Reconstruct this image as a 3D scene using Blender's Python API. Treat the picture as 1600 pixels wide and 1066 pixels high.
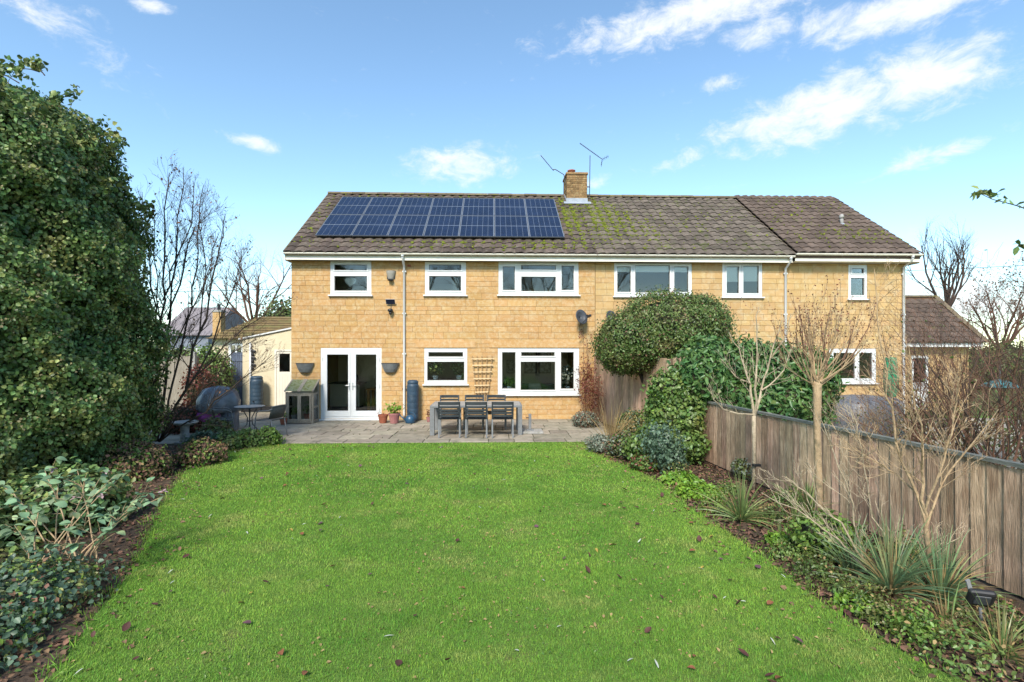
import bpy, math, random
import numpy as np
from mathutils import Vector, Matrix

# ------------------------------------------------------------------ camera, sky, sun, exposure
sc = bpy.context.scene
for o in list(bpy.data.objects):
    bpy.data.objects.remove(o)
COL = sc.collection
CAMZ, FPX, HOR, YAW = 2.15, 800.0, 545.0, math.radians(2.0)
cam_d = bpy.data.cameras.new('camera'); cam = bpy.data.objects.new('camera', cam_d); COL.objects.link(cam)
cam.location = (0, 0, CAMZ); cam.rotation_euler = (math.radians(90), 0, -YAW)
cam_d.sensor_width = 36; cam_d.lens = 36*FPX/1600; cam_d.shift_y = (HOR-533)/1600
cam_d.clip_start = .05; cam_d.clip_end = 3000
sc.camera = cam
CY, SY = math.cos(YAW), math.sin(YAW)
def P(px, py, Y):
    """photo pixel -> point on the vertical plane at distance Y"""
    r = (px-800)/FPX; u = (HOR-py)/FPX
    t = Y/(CY-r*SY)
    return Vector(((r*CY+SY)*t, Y, CAMZ+u*t))
def G(px, py, z=0):
    """photo pixel -> point on the ground"""
    r = (px-800)/FPX; u = (HOR-py)/FPX
    t = (z-CAMZ)/u
    return Vector(((r*CY+SY)*t, (CY-r*SY)*t, z))

SUN_EL, SUN_AZ = math.radians(42), math.radians(195)      # azimuth clockwise from +Y: behind the camera
sd = Vector((math.sin(SUN_AZ)*math.cos(SUN_EL), math.cos(SUN_AZ)*math.cos(SUN_EL), math.sin(SUN_EL)))
sun_d = bpy.data.lights.new('sun', 'SUN'); sun_d.energy = 2.8; sun_d.angle = math.radians(14); sun_d.color = (1, .93, .82)
sun = bpy.data.objects.new('sun', sun_d); COL.objects.link(sun)
sun.location = (-6, -12, 20); sun.rotation_euler = sd.to_track_quat('Z', 'Y').to_euler()
sc.view_settings.view_transform = 'Standard'; sc.view_settings.look = 'None'
sc.view_settings.gamma = 1; sc.view_settings.use_curve_mapping = False
sc.view_settings.exposure = 1.2

def build_world():
    w = bpy.data.worlds.new('World'); sc.world = w; w.use_nodes = True
    nt = w.node_tree; N = nt.nodes; L = nt.links
    bg = N['Background']
    sky = N.new('ShaderNodeTexSky'); sky.sky_type = 'NISHITA'; sky.sun_disc = False
    sky.sun_elevation = SUN_EL; sky.sun_rotation = SUN_AZ; sky.air_density = 1.0; sky.dust_density = .15; sky.ozone_density = .5
    tc = N.new('ShaderNodeTexCoord'); sp = N.new('ShaderNodeSeparateXYZ'); L.new(tc.outputs['Generated'], sp.inputs[0])
    def math_(op, a, b=None, clamp=False):
        n = N.new('ShaderNodeMath'); n.operation = op; n.use_clamp = clamp
        for i, x in enumerate((a, b)):
            if x is None: continue
            if isinstance(x, (int, float)): n.inputs[i].default_value = x
            else: L.new(x, n.inputs[i])
        return n.outputs[0]
    az = math_('ARCTAN2', sp.outputs[0], sp.outputs[1]); el = math_('ARCSINE', sp.outputs[2])
    cb = N.new('ShaderNodeCombineXYZ'); L.new(az, cb.inputs[0]); L.new(el, cb.inputs[1])
    # cloud streaks: noise stretched sideways
    mp = N.new('ShaderNodeMapping'); L.new(cb.outputs[0], mp.inputs[0]); mp.inputs['Scale'].default_value = (3.8, 7.0, 1); mp.inputs['Rotation'].default_value = (0, 0, .06)
    nz = N.new('ShaderNodeTexNoise'); nz.inputs['Scale'].default_value = 4.6; nz.inputs['Detail'].default_value = 10
    nz.inputs['Roughness'].default_value = .68; nz.inputs['Distortion'].default_value = .35; L.new(mp.outputs[0], nz.inputs['Vector'])
    blobs = [  # pixel centre, half sizes in pixels, tilt, weight
        (1300, 165, 330, 70, .16, .5), (1450, 125, 230, 75, .05, .48), (1100, 20, 420, 48, .06, .46), (1430, 12, 330, 42, 0, .5), (1230, 45, 230, 35, -.1, .36), (90, 35, 250, 62, -.35, .26),
        (720, 258, 150, 42, .05, .42), (398, 222, 75, 17, -.1, .42), (1450, 248, 140, 24, .14, .38), (1070, 245, 100, 24, .22, .3),
        (1500, 470, 330, 60, 0, .46), (400, 455, 260, 40, 0, .24), (930, 285, 60, 22, 0, .3), (1130, 130, 70, 26, 0, .3), (230, 6, 60, 16, .1, .4)]
    tot = None
    for px, py, a, b, rot, wgt in blobs:
        v = P(px, py, 10)-Vector((0, 0, CAMZ)); v.normalize()
        caz, cel = math.atan2(v.x, v.y), math.asin(v.z)
        k = math.cos(math.atan((px-800)/FPX))
        m = N.new('ShaderNodeMapping'); m.vector_type = 'TEXTURE'; L.new(cb.outputs[0], m.inputs[0])
        m.inputs['Location'].default_value = (caz, cel, 0); m.inputs['Rotation'].default_value = (0, 0, rot)
        m.inputs['Scale'].default_value = (a/FPX*k*k, b/FPX*k, 1)
        ln = N.new('ShaderNodeVectorMath'); ln.operation = 'LENGTH'; L.new(m.outputs[0], ln.inputs[0])
        mr = N.new('ShaderNodeMapRange'); mr.interpolation_type = 'SMOOTHSTEP'; L.new(ln.outputs['Value'], mr.inputs[0])
        mr.inputs[1].default_value = 0; mr.inputs[2].default_value = 1.1; mr.inputs[3].default_value = wgt; mr.inputs[4].default_value = 0
        tot = mr.outputs[0] if tot is None else math_('MAXIMUM', tot, mr.outputs[0])
    d = math_('ADD', nz.outputs['Fac'], tot)
    mr = N.new('ShaderNodeMapRange'); mr.interpolation_type = 'SMOOTHSTEP'; L.new(d, mr.inputs[0])
    mr.inputs[1].default_value = .61; mr.inputs[2].default_value = 1.04; mr.inputs[3].default_value = 0; mr.inputs[4].default_value = .9
    mx = N.new('ShaderNodeMix'); mx.data_type = 'RGBA'; L.new(mr.outputs[0], mx.inputs[0])
    tint = N.new('ShaderNodeMix'); tint.data_type = 'RGBA'; tint.blend_type = 'MULTIPLY'; tint.inputs[0].default_value = 1
    L.new(sky.outputs[0], tint.inputs[6]); tint.inputs[7].default_value = (.70, .81, .82, 1)
    L.new(tint.outputs[2], mx.inputs[6]); mx.inputs[7].default_value = (3.3, 3.4, 3.5, 1)
    L.new(mx.outputs[2], bg.inputs['Color']); bg.inputs['Strength'].default_value = .145
build_world()

# ------------------------------------------------------------------ helpers
rng = random.Random(7)
NR = np.random.default_rng(11)
ORG = {}
def tag(o, label=None, cat=None, group=None, kind=None):
    if label: o['label'] = label
    if cat: o['category'] = cat
    if group: o['group'] = group
    if kind: o['kind'] = kind
    return o
def empty(name, loc, label=None, cat=None, group=None, parent=None):
    o = bpy.data.objects.new(name, None); COL.objects.link(o); o.empty_display_size = .1
    loc = Vector(loc); o.location = loc - (ORG[parent.name] if parent else Vector((0, 0, 0)))
    if parent: o.parent = parent
    ORG[o.name] = loc.copy()
    return tag(o, label, cat, group)
def copy_tree(o, parent=None):
    c = o.copy(); COL.objects.link(c)
    if parent: c.parent = parent
    for ch in list(o.children): copy_tree(ch, c)
    return c
def piece(name, mesh, parent, loc, rot=None, scale=None):
    """an alike piece that shares its mesh"""
    o = bpy.data.objects.new(name, mesh); COL.objects.link(o); o.parent = parent
    o.location = Vector(loc)-ORG[parent.name]
    if rot is not None: o.rotation_euler = rot
    if scale is not None: o.scale = scale
    return o

class MB:
    def __init__(s): s.v = []; s.f = []
    def add(s, vs, fs):
        b = len(s.v); s.v.extend([tuple(x) for x in vs]); s.f.extend([tuple(b+i for i in f) for f in fs]); return s
    def box(s, x0, x1, y0, y1, z0, z1):
        return s.add([(x0,y0,z0),(x1,y0,z0),(x1,y1,z0),(x0,y1,z0),(x0,y0,z1),(x1,y0,z1),(x1,y1,z1),(x0,y1,z1)],
                     [(0,3,2,1),(4,5,6,7),(0,1,5,4),(1,2,6,5),(2,3,7,6),(3,0,4,7)])
    def obox(s, c, size, R=None):
        a, b, d = size[0]/2, size[1]/2, size[2]/2
        pts = [Vector(p) for p in ((-a,-b,-d),(a,-b,-d),(a,b,-d),(-a,b,-d),(-a,-b,d),(a,-b,d),(a,b,d),(-a,b,d))]
        if R is not None: pts = [R @ p for p in pts]
        return s.add([p+Vector(c) for p in pts], [(0,3,2,1),(4,5,6,7),(0,1,5,4),(1,2,6,5),(2,3,7,6),(3,0,4,7)])
    def bar(s, a, b, w, h, up=(0, 0, 1)):
        a = Vector(a); b = Vector(b); d = (b-a).normalized(); u = Vector(up)
        if abs(d.dot(u)) > .98: u = Vector((0, 1, 0))
        x = d.cross(u).normalized(); u = x.cross(d)
        vs = []
        for p in (a, b):
            for i, j in ((-1,-1),(1,-1),(1,1),(-1,1)): vs.append(p+x*(i*w/2)+u*(j*h/2))
        return s.add(vs, [(0,1,2,3),(7,6,5,4),(0,4,5,1),(1,5,6,2),(2,6,7,3),(3,7,4,0)])
    def tube(s, pts, rad, n=6, caps=True):
        pts = [Vector(p) for p in pts]; m = len(pts)
        if isinstance(rad, (int, float)): rad = [rad]*m
        ref = Vector((.31, .17, .94)); b = len(s.v)
        for i, p in enumerate(pts):
            d = (pts[min(i+1, m-1)]-pts[max(i-1, 0)])
            if d.length < 1e-9: d = Vector((0, 0, 1))
            d.normalize()
            r = ref if abs(d.dot(ref)) < .95 else Vector((1, 0, 0))
            x = d.cross(r).normalized(); y = x.cross(d)
            if i and lx.dot(x) < 0 and False: pass
            lx = x
            for k in range(n):
                a = 2*math.pi*k/n
                q = p+x*(math.cos(a)*rad[i])+y*(math.sin(a)*rad[i]); s.v.append((q.x, q.y, q.z))
        for i in range(m-1):
            for k in range(n):
                k2 = (k+1) % n
                s.f.append((b+i*n+k, b+(i+1)*n+k, b+(i+1)*n+k2, b+i*n+k2))
        if caps:
            s.f.append(tuple(b+k for k in range(n))); s.f.append(tuple(b+(m-1)*n+k for k in reversed(range(n))))
        return s
    def lathe(s, prof, c=(0, 0, 0), n=20, squash=1.0):
        b = len(s.v); m = len(prof)
        for r, z in prof:
            for k in range(n):
                a = 2*math.pi*k/n; s.v.append((c[0]+r*math.cos(a), c[1]+r*squash*math.sin(a), c[2]+z))
        for i in range(m-1):
            for k in range(n):
                k2 = (k+1) % n
                s.f.append((b+i*n+k, b+i*n+k2, b+(i+1)*n+k2, b+(i+1)*n+k))
        s.f.append(tuple(b+k for k in reversed(range(n)))); s.f.append(tuple(b+(m-1)*n+k for k in range(n)))
        return s
    def poly(s, pts, z0, z1):
        """vertical prism over a ground outline (counter-clockwise)"""
        n = len(pts)
        return s.add([(p[0], p[1], z0) for p in pts]+[(p[0], p[1], z1) for p in pts],
                     [tuple(reversed(range(n))), tuple(range(n, 2*n))]+[(i, (i+1) % n, n+(i+1) % n, n+i) for i in range(n)])
    def sheet(s, pts, z):
        return s.add([(p[0], p[1], z) for p in pts], [tuple(range(len(pts)))])
    def plate(s, x0, x1, z0, z1, holes, y0, y1):
        """upright plate (front y0, back y1) with rectangular holes"""
        xs = sorted({x0, x1, *[min(max(h[i], x0), x1) for h in holes for i in (0, 1)]})
        zs = sorted({z0, z1, *[min(max(h[i], z0), z1) for h in holes for i in (2, 3)]})
        def solid(i, j):
            if i < 0 or j < 0 or i >= len(xs)-1 or j >= len(zs)-1: return False
            cx, cz = (xs[i]+xs[i+1])/2, (zs[j]+zs[j+1])/2
            return not any(h[0] < cx < h[1] and h[2] < cz < h[3] for h in holes)
        for i in range(len(xs)-1):
            for j in range(len(zs)-1):
                if not solid(i, j): continue
                a, b, c, d = xs[i], xs[i+1], zs[j], zs[j+1]
                s.add([(a,y0,c),(b,y0,c),(b,y0,d),(a,y0,d)], [(0,1,2,3)])
                s.add([(a,y1,c),(b,y1,c),(b,y1,d),(a,y1,d)], [(3,2,1,0)])
                if not solid(i-1, j): s.add([(a,y0,c),(a,y0,d),(a,y1,d),(a,y1,c)], [(0,1,2,3)])
                if not solid(i+1, j): s.add([(b,y0,c),(b,y1,c),(b,y1,d),(b,y0,d)], [(0,1,2,3)])
                if not solid(i, j-1): s.add([(a,y0,c),(a,y1,c),(b,y1,c),(b,y0,c)], [(0,1,2,3)])
                if not solid(i, j+1): s.add([(a,y0,d),(b,y0,d),(b,y1,d),(a,y1,d)], [(0,1,2,3)])
        return s
    def mesh(s, name, mat, smooth=False, off=(0, 0, 0)):
        me = bpy.data.meshes.new(name)
        me.from_pydata([(x-off[0], y-off[1], z-off[2]) for x, y, z in s.v], [], s.f)
        me.materials.append(mat)
        if smooth: me.polygons.foreach_set('use_smooth', [True]*len(me.polygons))
        me.update(); return me
    def build(s, name, mat, parent=None, smooth=False, label=None, cat=None, group=None, kind=None, bevel=0):
        if parent: off = ORG[parent.name]
        elif kind in ('structure', 'stuff'): off = Vector((0, 0, 0))
        else:
            a = np.array(s.v); off = Vector(((a[:,0].min()+a[:,0].max())/2, (a[:,1].min()+a[:,1].max())/2, a[:,2].min()))
        o = bpy.data.objects.new(name, s.mesh(name, mat, smooth, off)); COL.objects.link(o)
        if parent: o.parent = parent
        else: o.location = off
        ORG[o.name] = Vector(off)
        if bevel:
            m = o.modifiers.new('bevel', 'BEVEL'); m.width = bevel; m.segments = 2; m.limit_method = 'ANGLE'
        return tag(o, label, cat, group, kind)
def np_object(name, V, F, mat, parent=None, smooth=False, label=None, cat=None, group=None, kind=None, fs=3):
    """fast mesh from numpy: V (n,3), F (m,fs)"""
    off = np.array(ORG[parent.name]) if parent else np.zeros(3)
    me = bpy.data.meshes.new(name); n, m = len(V), len(F)
    me.vertices.add(n); me.vertices.foreach_set('co', (V-off).astype(np.float32).ravel())
    me.loops.add(m*fs); me.loops.foreach_set('vertex_index', F.astype(np.int32).ravel())
    me.polygons.add(m); me.polygons.foreach_set('loop_start', np.arange(0, m*fs, fs, dtype=np.int32))
    me.polygons.foreach_set('loop_total', np.full(m, fs, dtype=np.int32))
    if smooth: me.polygons.foreach_set('use_smooth', np.ones(m, dtype=bool))
    me.materials.append(mat); me.update(); me.validate()
    o = bpy.data.objects.new(name, me); COL.objects.link(o)
    if parent: o.parent = parent
    ORG[o.name] = Vector(off)
    return tag(o, label, cat, group, kind)

# ------------------------------------------------------------------ materials
MATS = {}
def M(name, c1, c2=None, scale=4, rough=.75, bump=0, bscale=40, metal=0, rnd=0, spec=.35, stretch=(1, 1, 1), trans=0,
      c3=None, s3=1.0, t3=.6, w3=.12, contrast=(.35, .65), coat=0, hue=0):
    """procedural surface: two colours mixed by noise, a third in patches, piece-to-piece variation, fine relief"""
    m = bpy.data.materials.new(name); m.use_nodes = True; nt = m.node_tree; N = nt.nodes; L = nt.links
    b = N['Principled BSDF']; geo = N.new('ShaderNodeNewGeometry')
    mp = N.new('ShaderNodeMapping'); L.new(geo.outputs['Position'], mp.inputs[0]); mp.inputs['Scale'].default_value = stretch
    col = None
    def rgb(c): return (c[0], c[1], c[2], 1)
    def mix(f, a, bb):
        x = N.new('ShaderNodeMix'); x.data_type = 'RGBA'; L.new(f, x.inputs[0])
        for i, q in ((6, a), (7, bb)):
            if isinstance(q, tuple): x.inputs[i].default_value = q
            else: L.new(q, x.inputs[i])
        return x.outputs[2]
    col = rgb(c1)
    if c2 is not None:
        nz = N.new('ShaderNodeTexNoise'); nz.inputs['Scale'].default_value = scale; nz.inputs['Detail'].default_value = 6; nz.inputs['Roughness'].default_value = .62
        L.new(mp.outputs[0], nz.inputs['Vector'])
        mr = N.new('ShaderNodeMapRange'); L.new(nz.outputs['Fac'], mr.inputs[0]); mr.inputs[1].default_value = contrast[0]; mr.inputs[2].default_value = contrast[1]
        col = mix(mr.outputs[0], col, rgb(c2))
    if c3 is not None:
        nz = N.new('ShaderNodeTexNoise'); nz.inputs['Scale'].default_value = s3; nz.inputs['Detail'].default_value = 8; nz.inputs['Roughness'].default_value = .68
        L.new(geo.outputs['Position'], nz.inputs['Vector'])
        mr = N.new('ShaderNodeMapRange'); L.new(nz.outputs['Fac'], mr.inputs[0]); mr.inputs[1].default_value = t3-w3/2; mr.inputs[2].default_value = t3+w3/2
        col = mix(mr.outputs[0], col, rgb(c3))
    if rnd or hue:
        oi = N.new('ShaderNodeObjectInfo')
        ad = N.new('ShaderNodeMath'); ad.operation = 'ADD'; L.new(oi.outputs['Random'], ad.inputs[0]); L.new(geo.outputs['Random Per Island'], ad.inputs[1])
        fr = N.new('ShaderNodeMath'); fr.operation = 'FRACT'; L.new(ad.outputs[0], fr.inputs[0])
        hs = N.new('ShaderNodeHueSaturation'); mr = N.new('ShaderNodeMapRange'); L.new(fr.outputs[0], mr.inputs[0])
        mr.inputs[3].default_value = 1-rnd; mr.inputs[4].default_value = 1+rnd; L.new(mr.outputs[0], hs.inputs['Value'])
        if hue:
            m7 = N.new('ShaderNodeMath'); m7.operation = 'MULTIPLY'; m7.inputs[1].default_value = 7.31; L.new(fr.outputs[0], m7.inputs[0])
            f2 = N.new('ShaderNodeMath'); f2.operation = 'FRACT'; L.new(m7.outputs[0], f2.inputs[0])
            mh = N.new('ShaderNodeMapRange'); L.new(f2.outputs[0], mh.inputs[0]); mh.inputs[3].default_value = .5-hue; mh.inputs[4].default_value = .5+hue
            L.new(mh.outputs[0], hs.inputs['Hue'])
        if isinstance(col, tuple): hs.inputs['Color'].default_value = col
        else: L.new(col, hs.inputs['Color'])
        col = hs.outputs[0]
    if isinstance(col, tuple): b.inputs['Base Color'].default_value = col
    else: L.new(col, b.inputs['Base Color'])
    b.inputs['Roughness'].default_value = rough; b.inputs['Metallic'].default_value = metal; b.inputs['Specular IOR Level'].default_value = spec
    if coat: b.inputs['Coat Weight'].default_value = coat
    if bump:
        nb = N.new('ShaderNodeTexNoise'); nb.inputs['Scale'].default_value = bscale; nb.inputs['Detail'].default_value = 6
        L.new(mp.outputs[0], nb.inputs['Vector'])
        bp = N.new('ShaderNodeBump'); bp.inputs['Strength'].default_value = bump; bp.inputs['Distance'].default_value = .02
        L.new(nb.outputs['Fac'], bp.inputs['Height']); L.new(bp.outputs[0], b.inputs['Normal'])
    if trans:
        tr = N.new('ShaderNodeBsdfTranslucent'); ms = N.new('ShaderNodeMixShader'); ms.inputs[0].default_value = trans
        if isinstance(col, tuple): tr.inputs[0].default_value = col
        else: L.new(col, tr.inputs[0])
        L.new(b.outputs[0], ms.inputs[1]); L.new(tr.outputs[0], ms.inputs[2]); L.new(ms.outputs[0], N['Material Output'].inputs[0])
    MATS[name] = m; return m
def glass_mat():
    m = bpy.data.materials.new('window_glass'); m.use_nodes = True; nt = m.node_tree; N = nt.nodes; L = nt.links
    N.remove(N['Principled BSDF'])
    tr = N.new('ShaderNodeBsdfTransparent'); tr.inputs[0].default_value = (.94, .96, .95, 1)
    gl = N.new('ShaderNodeBsdfGlossy'); gl.inputs['Roughness'].default_value = .01
    fr = N.new('ShaderNodeFresnel'); fr.inputs[0].default_value = 1.65
    nz = N.new('ShaderNodeTexNoise'); nz.inputs['Scale'].default_value = 3; bp = N.new('ShaderNodeBump'); bp.inputs['Strength'].default_value = .02
    L.new(nz.outputs['Fac'], bp.inputs['Height']); L.new(bp.outputs[0], gl.inputs['Normal'])
    mx = N.new('ShaderNodeMixShader'); L.new(fr.outputs[0], mx.inputs[0]); L.new(tr.outputs[0], mx.inputs[1]); L.new(gl.outputs[0], mx.inputs[2])
    L.new(mx.outputs[0], N['Material Output'].inputs[0]); return m
GLASS = glass_mat()
STONE = M('honey_stone', (.495, .30, .128), (.435, .258, .104), .9, .9, .6, 60, rnd=.06, spec=.15, c3=(.52, .40, .235), s3=11, t3=.58, w3=.26, hue=.004)
STONE2 = M('pale_honey_stone', (.49, .325, .152), (.44, .285, .125), 2.2, .9, .5, 60, rnd=.08, spec=.15, c3=(.51, .41, .25), s3=6, t3=.61, w3=.25, hue=.005)
MORTAR = M('mortar', (.36, .25, .125), (.31, .21, .10), 8, .95, .3, 80, spec=.1)
MORTAR2 = M('ochre_mortar', (.27, .18, .085), (.24, .16, .075), 8, .95, .3, 80, spec=.1)
UPVC = M('white_upvc', (.66, .67, .67), (.60, .61, .60), 3, .35, spec=.5)
CREAMP = M('cream_gutter_plastic', (.78, .74, .64), (.68, .64, .54), 2, .4, spec=.45)
TILE_L = M('brown_roof_tile', (.120, .090, .072), (.075, .060, .050), 7, .9, .6, 60, rnd=.28, spec=.15, c3=(.20, .18, .15), s3=9, t3=.63, w3=.12, hue=.012)
TILE_G = M('grey_roof_tile', (.150, .122, .098), (.095, .078, .064), 7, .9, .6, 60, rnd=.28, spec=.15, c3=(.10, .105, .045), s3=3.5, t3=.6, w3=.1)
TILE_B = M('purple_brown_roof_tile', (.130, .096, .076), (.090, .068, .056), 7, .9, .6, 60, rnd=.25, spec=.15, c3=(.11, .105, .05), s3=3, t3=.64, w3=.1)
MOSS = M('roof_moss', (.15, .175, .025), (.085, .11, .018), 14, .95, .8, 90, rnd=.35, spec=.05, c3=(.24, .21, .04), s3=20, t3=.6)
RIDGE = M('ridge_tile', (.17, .135, .085), (.12, .095, .07), 9, .9, .6, 50, rnd=.2, spec=.1, c3=(.16, .15, .05), s3=6, t3=.6)
BRICK = M('chimney_brick', (.27, .165, .075), (.17, .11, .06), 14, .95, .6, 50, rnd=.3, spec=.1, c3=(.34, .27, .14), s3=12, t3=.6)
TERRA = M('terracotta', (.30, .095, .05), (.24, .075, .042), 6, .8, .2, 40, rnd=.1)
TERRAP = M('pink_glazed_pot', (.33, .15, .14), (.26, .10, .10), 7, .55, .15, 40)
LEAD = M('lead_flashing', (.24, .27, .31), (.33, .36, .40), 8, .6, .2, 20)
CELL = M('solar_cell', (.008, .014, .036), (.011, .019, .046), 1.2, .22, spec=.4, rnd=.15)
CELLBACK = M('solar_backsheet', (.20, .23, .27), None, rough=.3, spec=.4)
ALU = M('aluminium', (.50, .51, .52), (.43, .44, .45), 6, .4, metal=.6)
PVFRAME = M('panel_frame_metal', (.13, .14, .16), (.10, .11, .13), 6, .5, metal=.2)
DARKMET = M('dark_grey_metal', (.055, .06, .066), (.045, .05, .055), 6, .45, spec=.5)
GREYMET = M('grey_painted_metal', (.19, .195, .20), (.145, .15, .155), 7, .5, spec=.4)
CHAIRDARK = M('charcoal_slat', (.028, .034, .038), (.022, .027, .030), 9, .55, spec=.4)
TABLETOP = M('stone_effect_top', (.34, .32, .29), (.25, .235, .215), 10, .5, .1, 40)
BLACKPL = M('black_plastic', (.015, .016, .018), (.022, .022, .024), 9, .45, spec=.45)
DISH = M('dish_grey', (.055, .06, .07), (.045, .05, .058), 5, .5, spec=.4)
BUTT = M('blue_grey_butt_plastic', (.030, .060, .095), (.025, .048, .075), 5, .5, spec=.4, c3=(.06, .085, .11), s3=4, t3=.62)
CANP = M('blue_can_plastic', (.018, .060, .115), (.022, .07, .13), 6, .35, spec=.5)
ZINC = M('zinc_planter', (.20, .21, .215), (.15, .16, .165), 9, .5, .1, 30, metal=.3)
SLAB = M('patio_slab_stone', (.32, .28, .22), (.245, .215, .165), 5, .9, .35, 45, rnd=.2, spec=.2, c3=(.16, .15, .11), s3=2.6, t3=.60, w3=.18, hue=.012)
JOINT = M('patio_joint', (.10, .095, .06), (.07, .08, .04), 10, .95, .4, 60, spec=.1)
TIMBER = M('weathered_fence_timber', (.58, .405, .275), (.25, .155, .10), 3.0, .9, .6, 12, rnd=.36, spec=.12, stretch=(9, 9, 1.0), c3=(.28, .20, .13), s3=1.6, t3=.545, w3=.18, hue=.012)
TIMBERG = M('grey_fence_rail', (.20, .20, .175), (.12, .13, .11), 5, .9, .4, 20, stretch=(2, 2, 8))
TIMBERD = M('greyed_timber', (.30, .265, .215), (.20, .175, .135), 5, .9, .4, 20, stretch=(8, 8, 1.5), rnd=.12)
TRELLD = M('trellis_upright_wood', (.34, .22, .105), (.27, .17, .08), 12, .8, .2, 30)
TRELL = M('trellis_wood', (.66, .50, .29), (.56, .41, .23), 12, .8, .2, 30, rnd=.1)
CONC = M('cast_concrete', (.36, .35, .33), (.27, .26, .24), 9, .9, .4, 60, c3=(.18, .18, .14), s3=7, t3=.6)
RENDERW = M('cream_render', (.62, .545, .385), (.57, .49, .33), 3, .92, .25, 60, c3=(.50, .42, .28), s3=2, t3=.62)
DOORW = M('cream_door_paint', (.68, .64, .54), (.62, .58, .49), 4, .5)
BLUED = M('blue_grey_gate_paint', (.10, .125, .18), (.085, .105, .15), 5, .7, rnd=.1)
COVER = M('grey_cover_fabric', (.17, .18, .20), (.09, .10, .12), 3.5, .42, .5, 18, spec=.5)
MAGENTA = M('magenta_fabric', (.34, .06, .26), (.27, .05, .21), 8, .7, .3, 30)
WICK = M('dark_weave', (.06, .07, .068), (.035, .04, .04), 60, .6, .5, 160)
SOIL = M('soil', (.095, .068, .048), (.055, .040, .030), 7, .95, 1, 30, spec=.1, c3=(.13, .09, .06), s3=14, t3=.58)
TURF = M('turf_ground', (.115, .19, .040), (.085, .145, .032), 5, .95, .8, 60, spec=.05, c3=(.13, .14, .05), s3=2.2, t3=.62)
FIELD = M('rough_ground', (.085, .11, .035), (.10, .09, .045), .8, .95, .5, 20, spec=.05)
PAVE = M('neighbour_paving', (.33, .30, .25), (.26, .24, .20), 4, .9, .3, 40)
GRASS = M('grass_blade', (.125, .295, .034), (.285, .465, .066), .55, .55, rnd=.42, spec=.22, trans=.35, c3=(.40, .44, .125), s3=1.3, t3=.60, w3=.16, hue=.026, contrast=(.36, .62))
BARK = M('dark_bark', (.070, .048, .036), (.045, .032, .026), 14, .9, .5, 60)
BARKT = M('tan_bark', (.42, .30, .175), (.31, .215, .125), 9, .85, .8, 40, stretch=(1, 1, .5), c3=(.22, .17, .10), s3=11, t3=.58, w3=.12)
BARKG = M('grey_tan_bark', (.44, .36, .25), (.33, .26, .175), 9, .85, .8, 40, stretch=(1, 1, .5), c3=(.22, .19, .12), s3=12, t3=.58, w3=.12)
BARKR = M('reddish_twig', (.15, .075, .045), (.12, .06, .04), 14, .8)
STRAW = M('dry_straw', (.34, .25, .11), (.26, .18, .08), 20, .8, rnd=.2, trans=.15)
def leafm(name, a, b, c=None, rnd=.35, t3=.62, s3=3, rough=.42, trans=.22, hue=.02, scale=2.5):
    return M(name, a, b, scale, rough, rnd=rnd, spec=.4, trans=trans, c3=c, s3=s3, t3=t3, w3=.2, hue=hue)
L_IVY = leafm('ivy_leaf', (.085, .165, .058), (.145, .220, .062), (.31, .29, .09), t3=.58, rnd=.6)
L_LAUREL = leafm('laurel_leaf', (.055, .130, .042), (.105, .195, .052), rough=.38)
L_BUSH = leafm('clipped_bush_leaf', (.070, .125, .028), (.125, .165, .045), (.18, .14, .06), t3=.6, rough=.4)
L_IVYG = leafm('young_ivy_leaf', (.085, .165, .038), (.140, .200, .050), (.26, .25, .06), t3=.64)
L_BLUE = leafm('blue_green_leaf', (.075, .130, .085), (.110, .170, .105))
L_LIME = leafm('lime_leaf', (0.179, 0.304, 0.032), (0.131, 0.252, 0.032))
L_BOX = leafm('light_green_shrub_leaf', (0.110, 0.194, 0.032), (0.163, 0.247, 0.047))
L_SHRUB = leafm('pale_green_shrub_leaf', (.22, .34, .18), (.17, .28, .16), (.34, .38, .15), rough=.55, hue=.02, rnd=.45)
L_GREY = leafm('silver_leaf', (0.210, 0.231, 0.179), (0.163, 0.194, 0.137))
L_RED = leafm('russet_leaf', (0.137, 0.042, 0.029), (0.200, 0.068, 0.037))
L_BROWN = leafm('dead_brown_leaf', (.19, .105, .062), (.12, .066, .042), rough=.8, trans=.05)
L_BLADE = leafm('sword_leaf', (.13, .20, .065), (.19, .26, .085), (.33, .29, .13), t3=.62)
L_BLADEB = leafm('blue_sword_leaf', (.12, .205, .105), (.17, .25, .11), (.34, .29, .13), t3=.62)
CORE = M('dark_hull_fill', (.040, .045, .025), (.055, .048, .030), 12, .95, .8, 30, spec=.05)  # dark fill for hulls added inside foliage, standing in for its shaded depth
INWALL = M('interior_paint', (.74, .62, .46), (.70, .58, .43), 2, .9)
INWALLB = M('interior_grey_paint', (.22, .21, .20), (.19, .18, .17), 2, .9)
INFLOOR = M('interior_floor', (.58, .44, .30), (.50, .37, .25), 5, .6)
OAK = M('orange_oak', (.50, .23, .055), (.42, .18, .04), 8, .5, stretch=(1, 1, 4))
CABIN = M('cream_cabinet', (.48, .42, .30), None, rough=.5)
CURT = M('cream_curtain', (.62, .58, .50), (.54, .50, .43), 6, .9, trans=.3)
BLIND = M('cream_blind', (.84, .80, .70), None, rough=.9)
SOFA = M('green_sofa', (.06, .13, .075), (.05, .11, .065), 8, .9)
PICT = M('picture_print', (.42, .38, .30), (.16, .12, .09), 9, .8, contrast=(.45, .55))
DKWOOD = M('dark_frame_wood', (.12, .065, .035), (.09, .05, .028), 8, .5)
WHITEP = M('white_pot', (.72, .71, .68), None, rough=.4)
LAMPG = M('lamp_housing', (.32, .30, .26), (.28, .26, .22), 6, .5)
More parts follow.
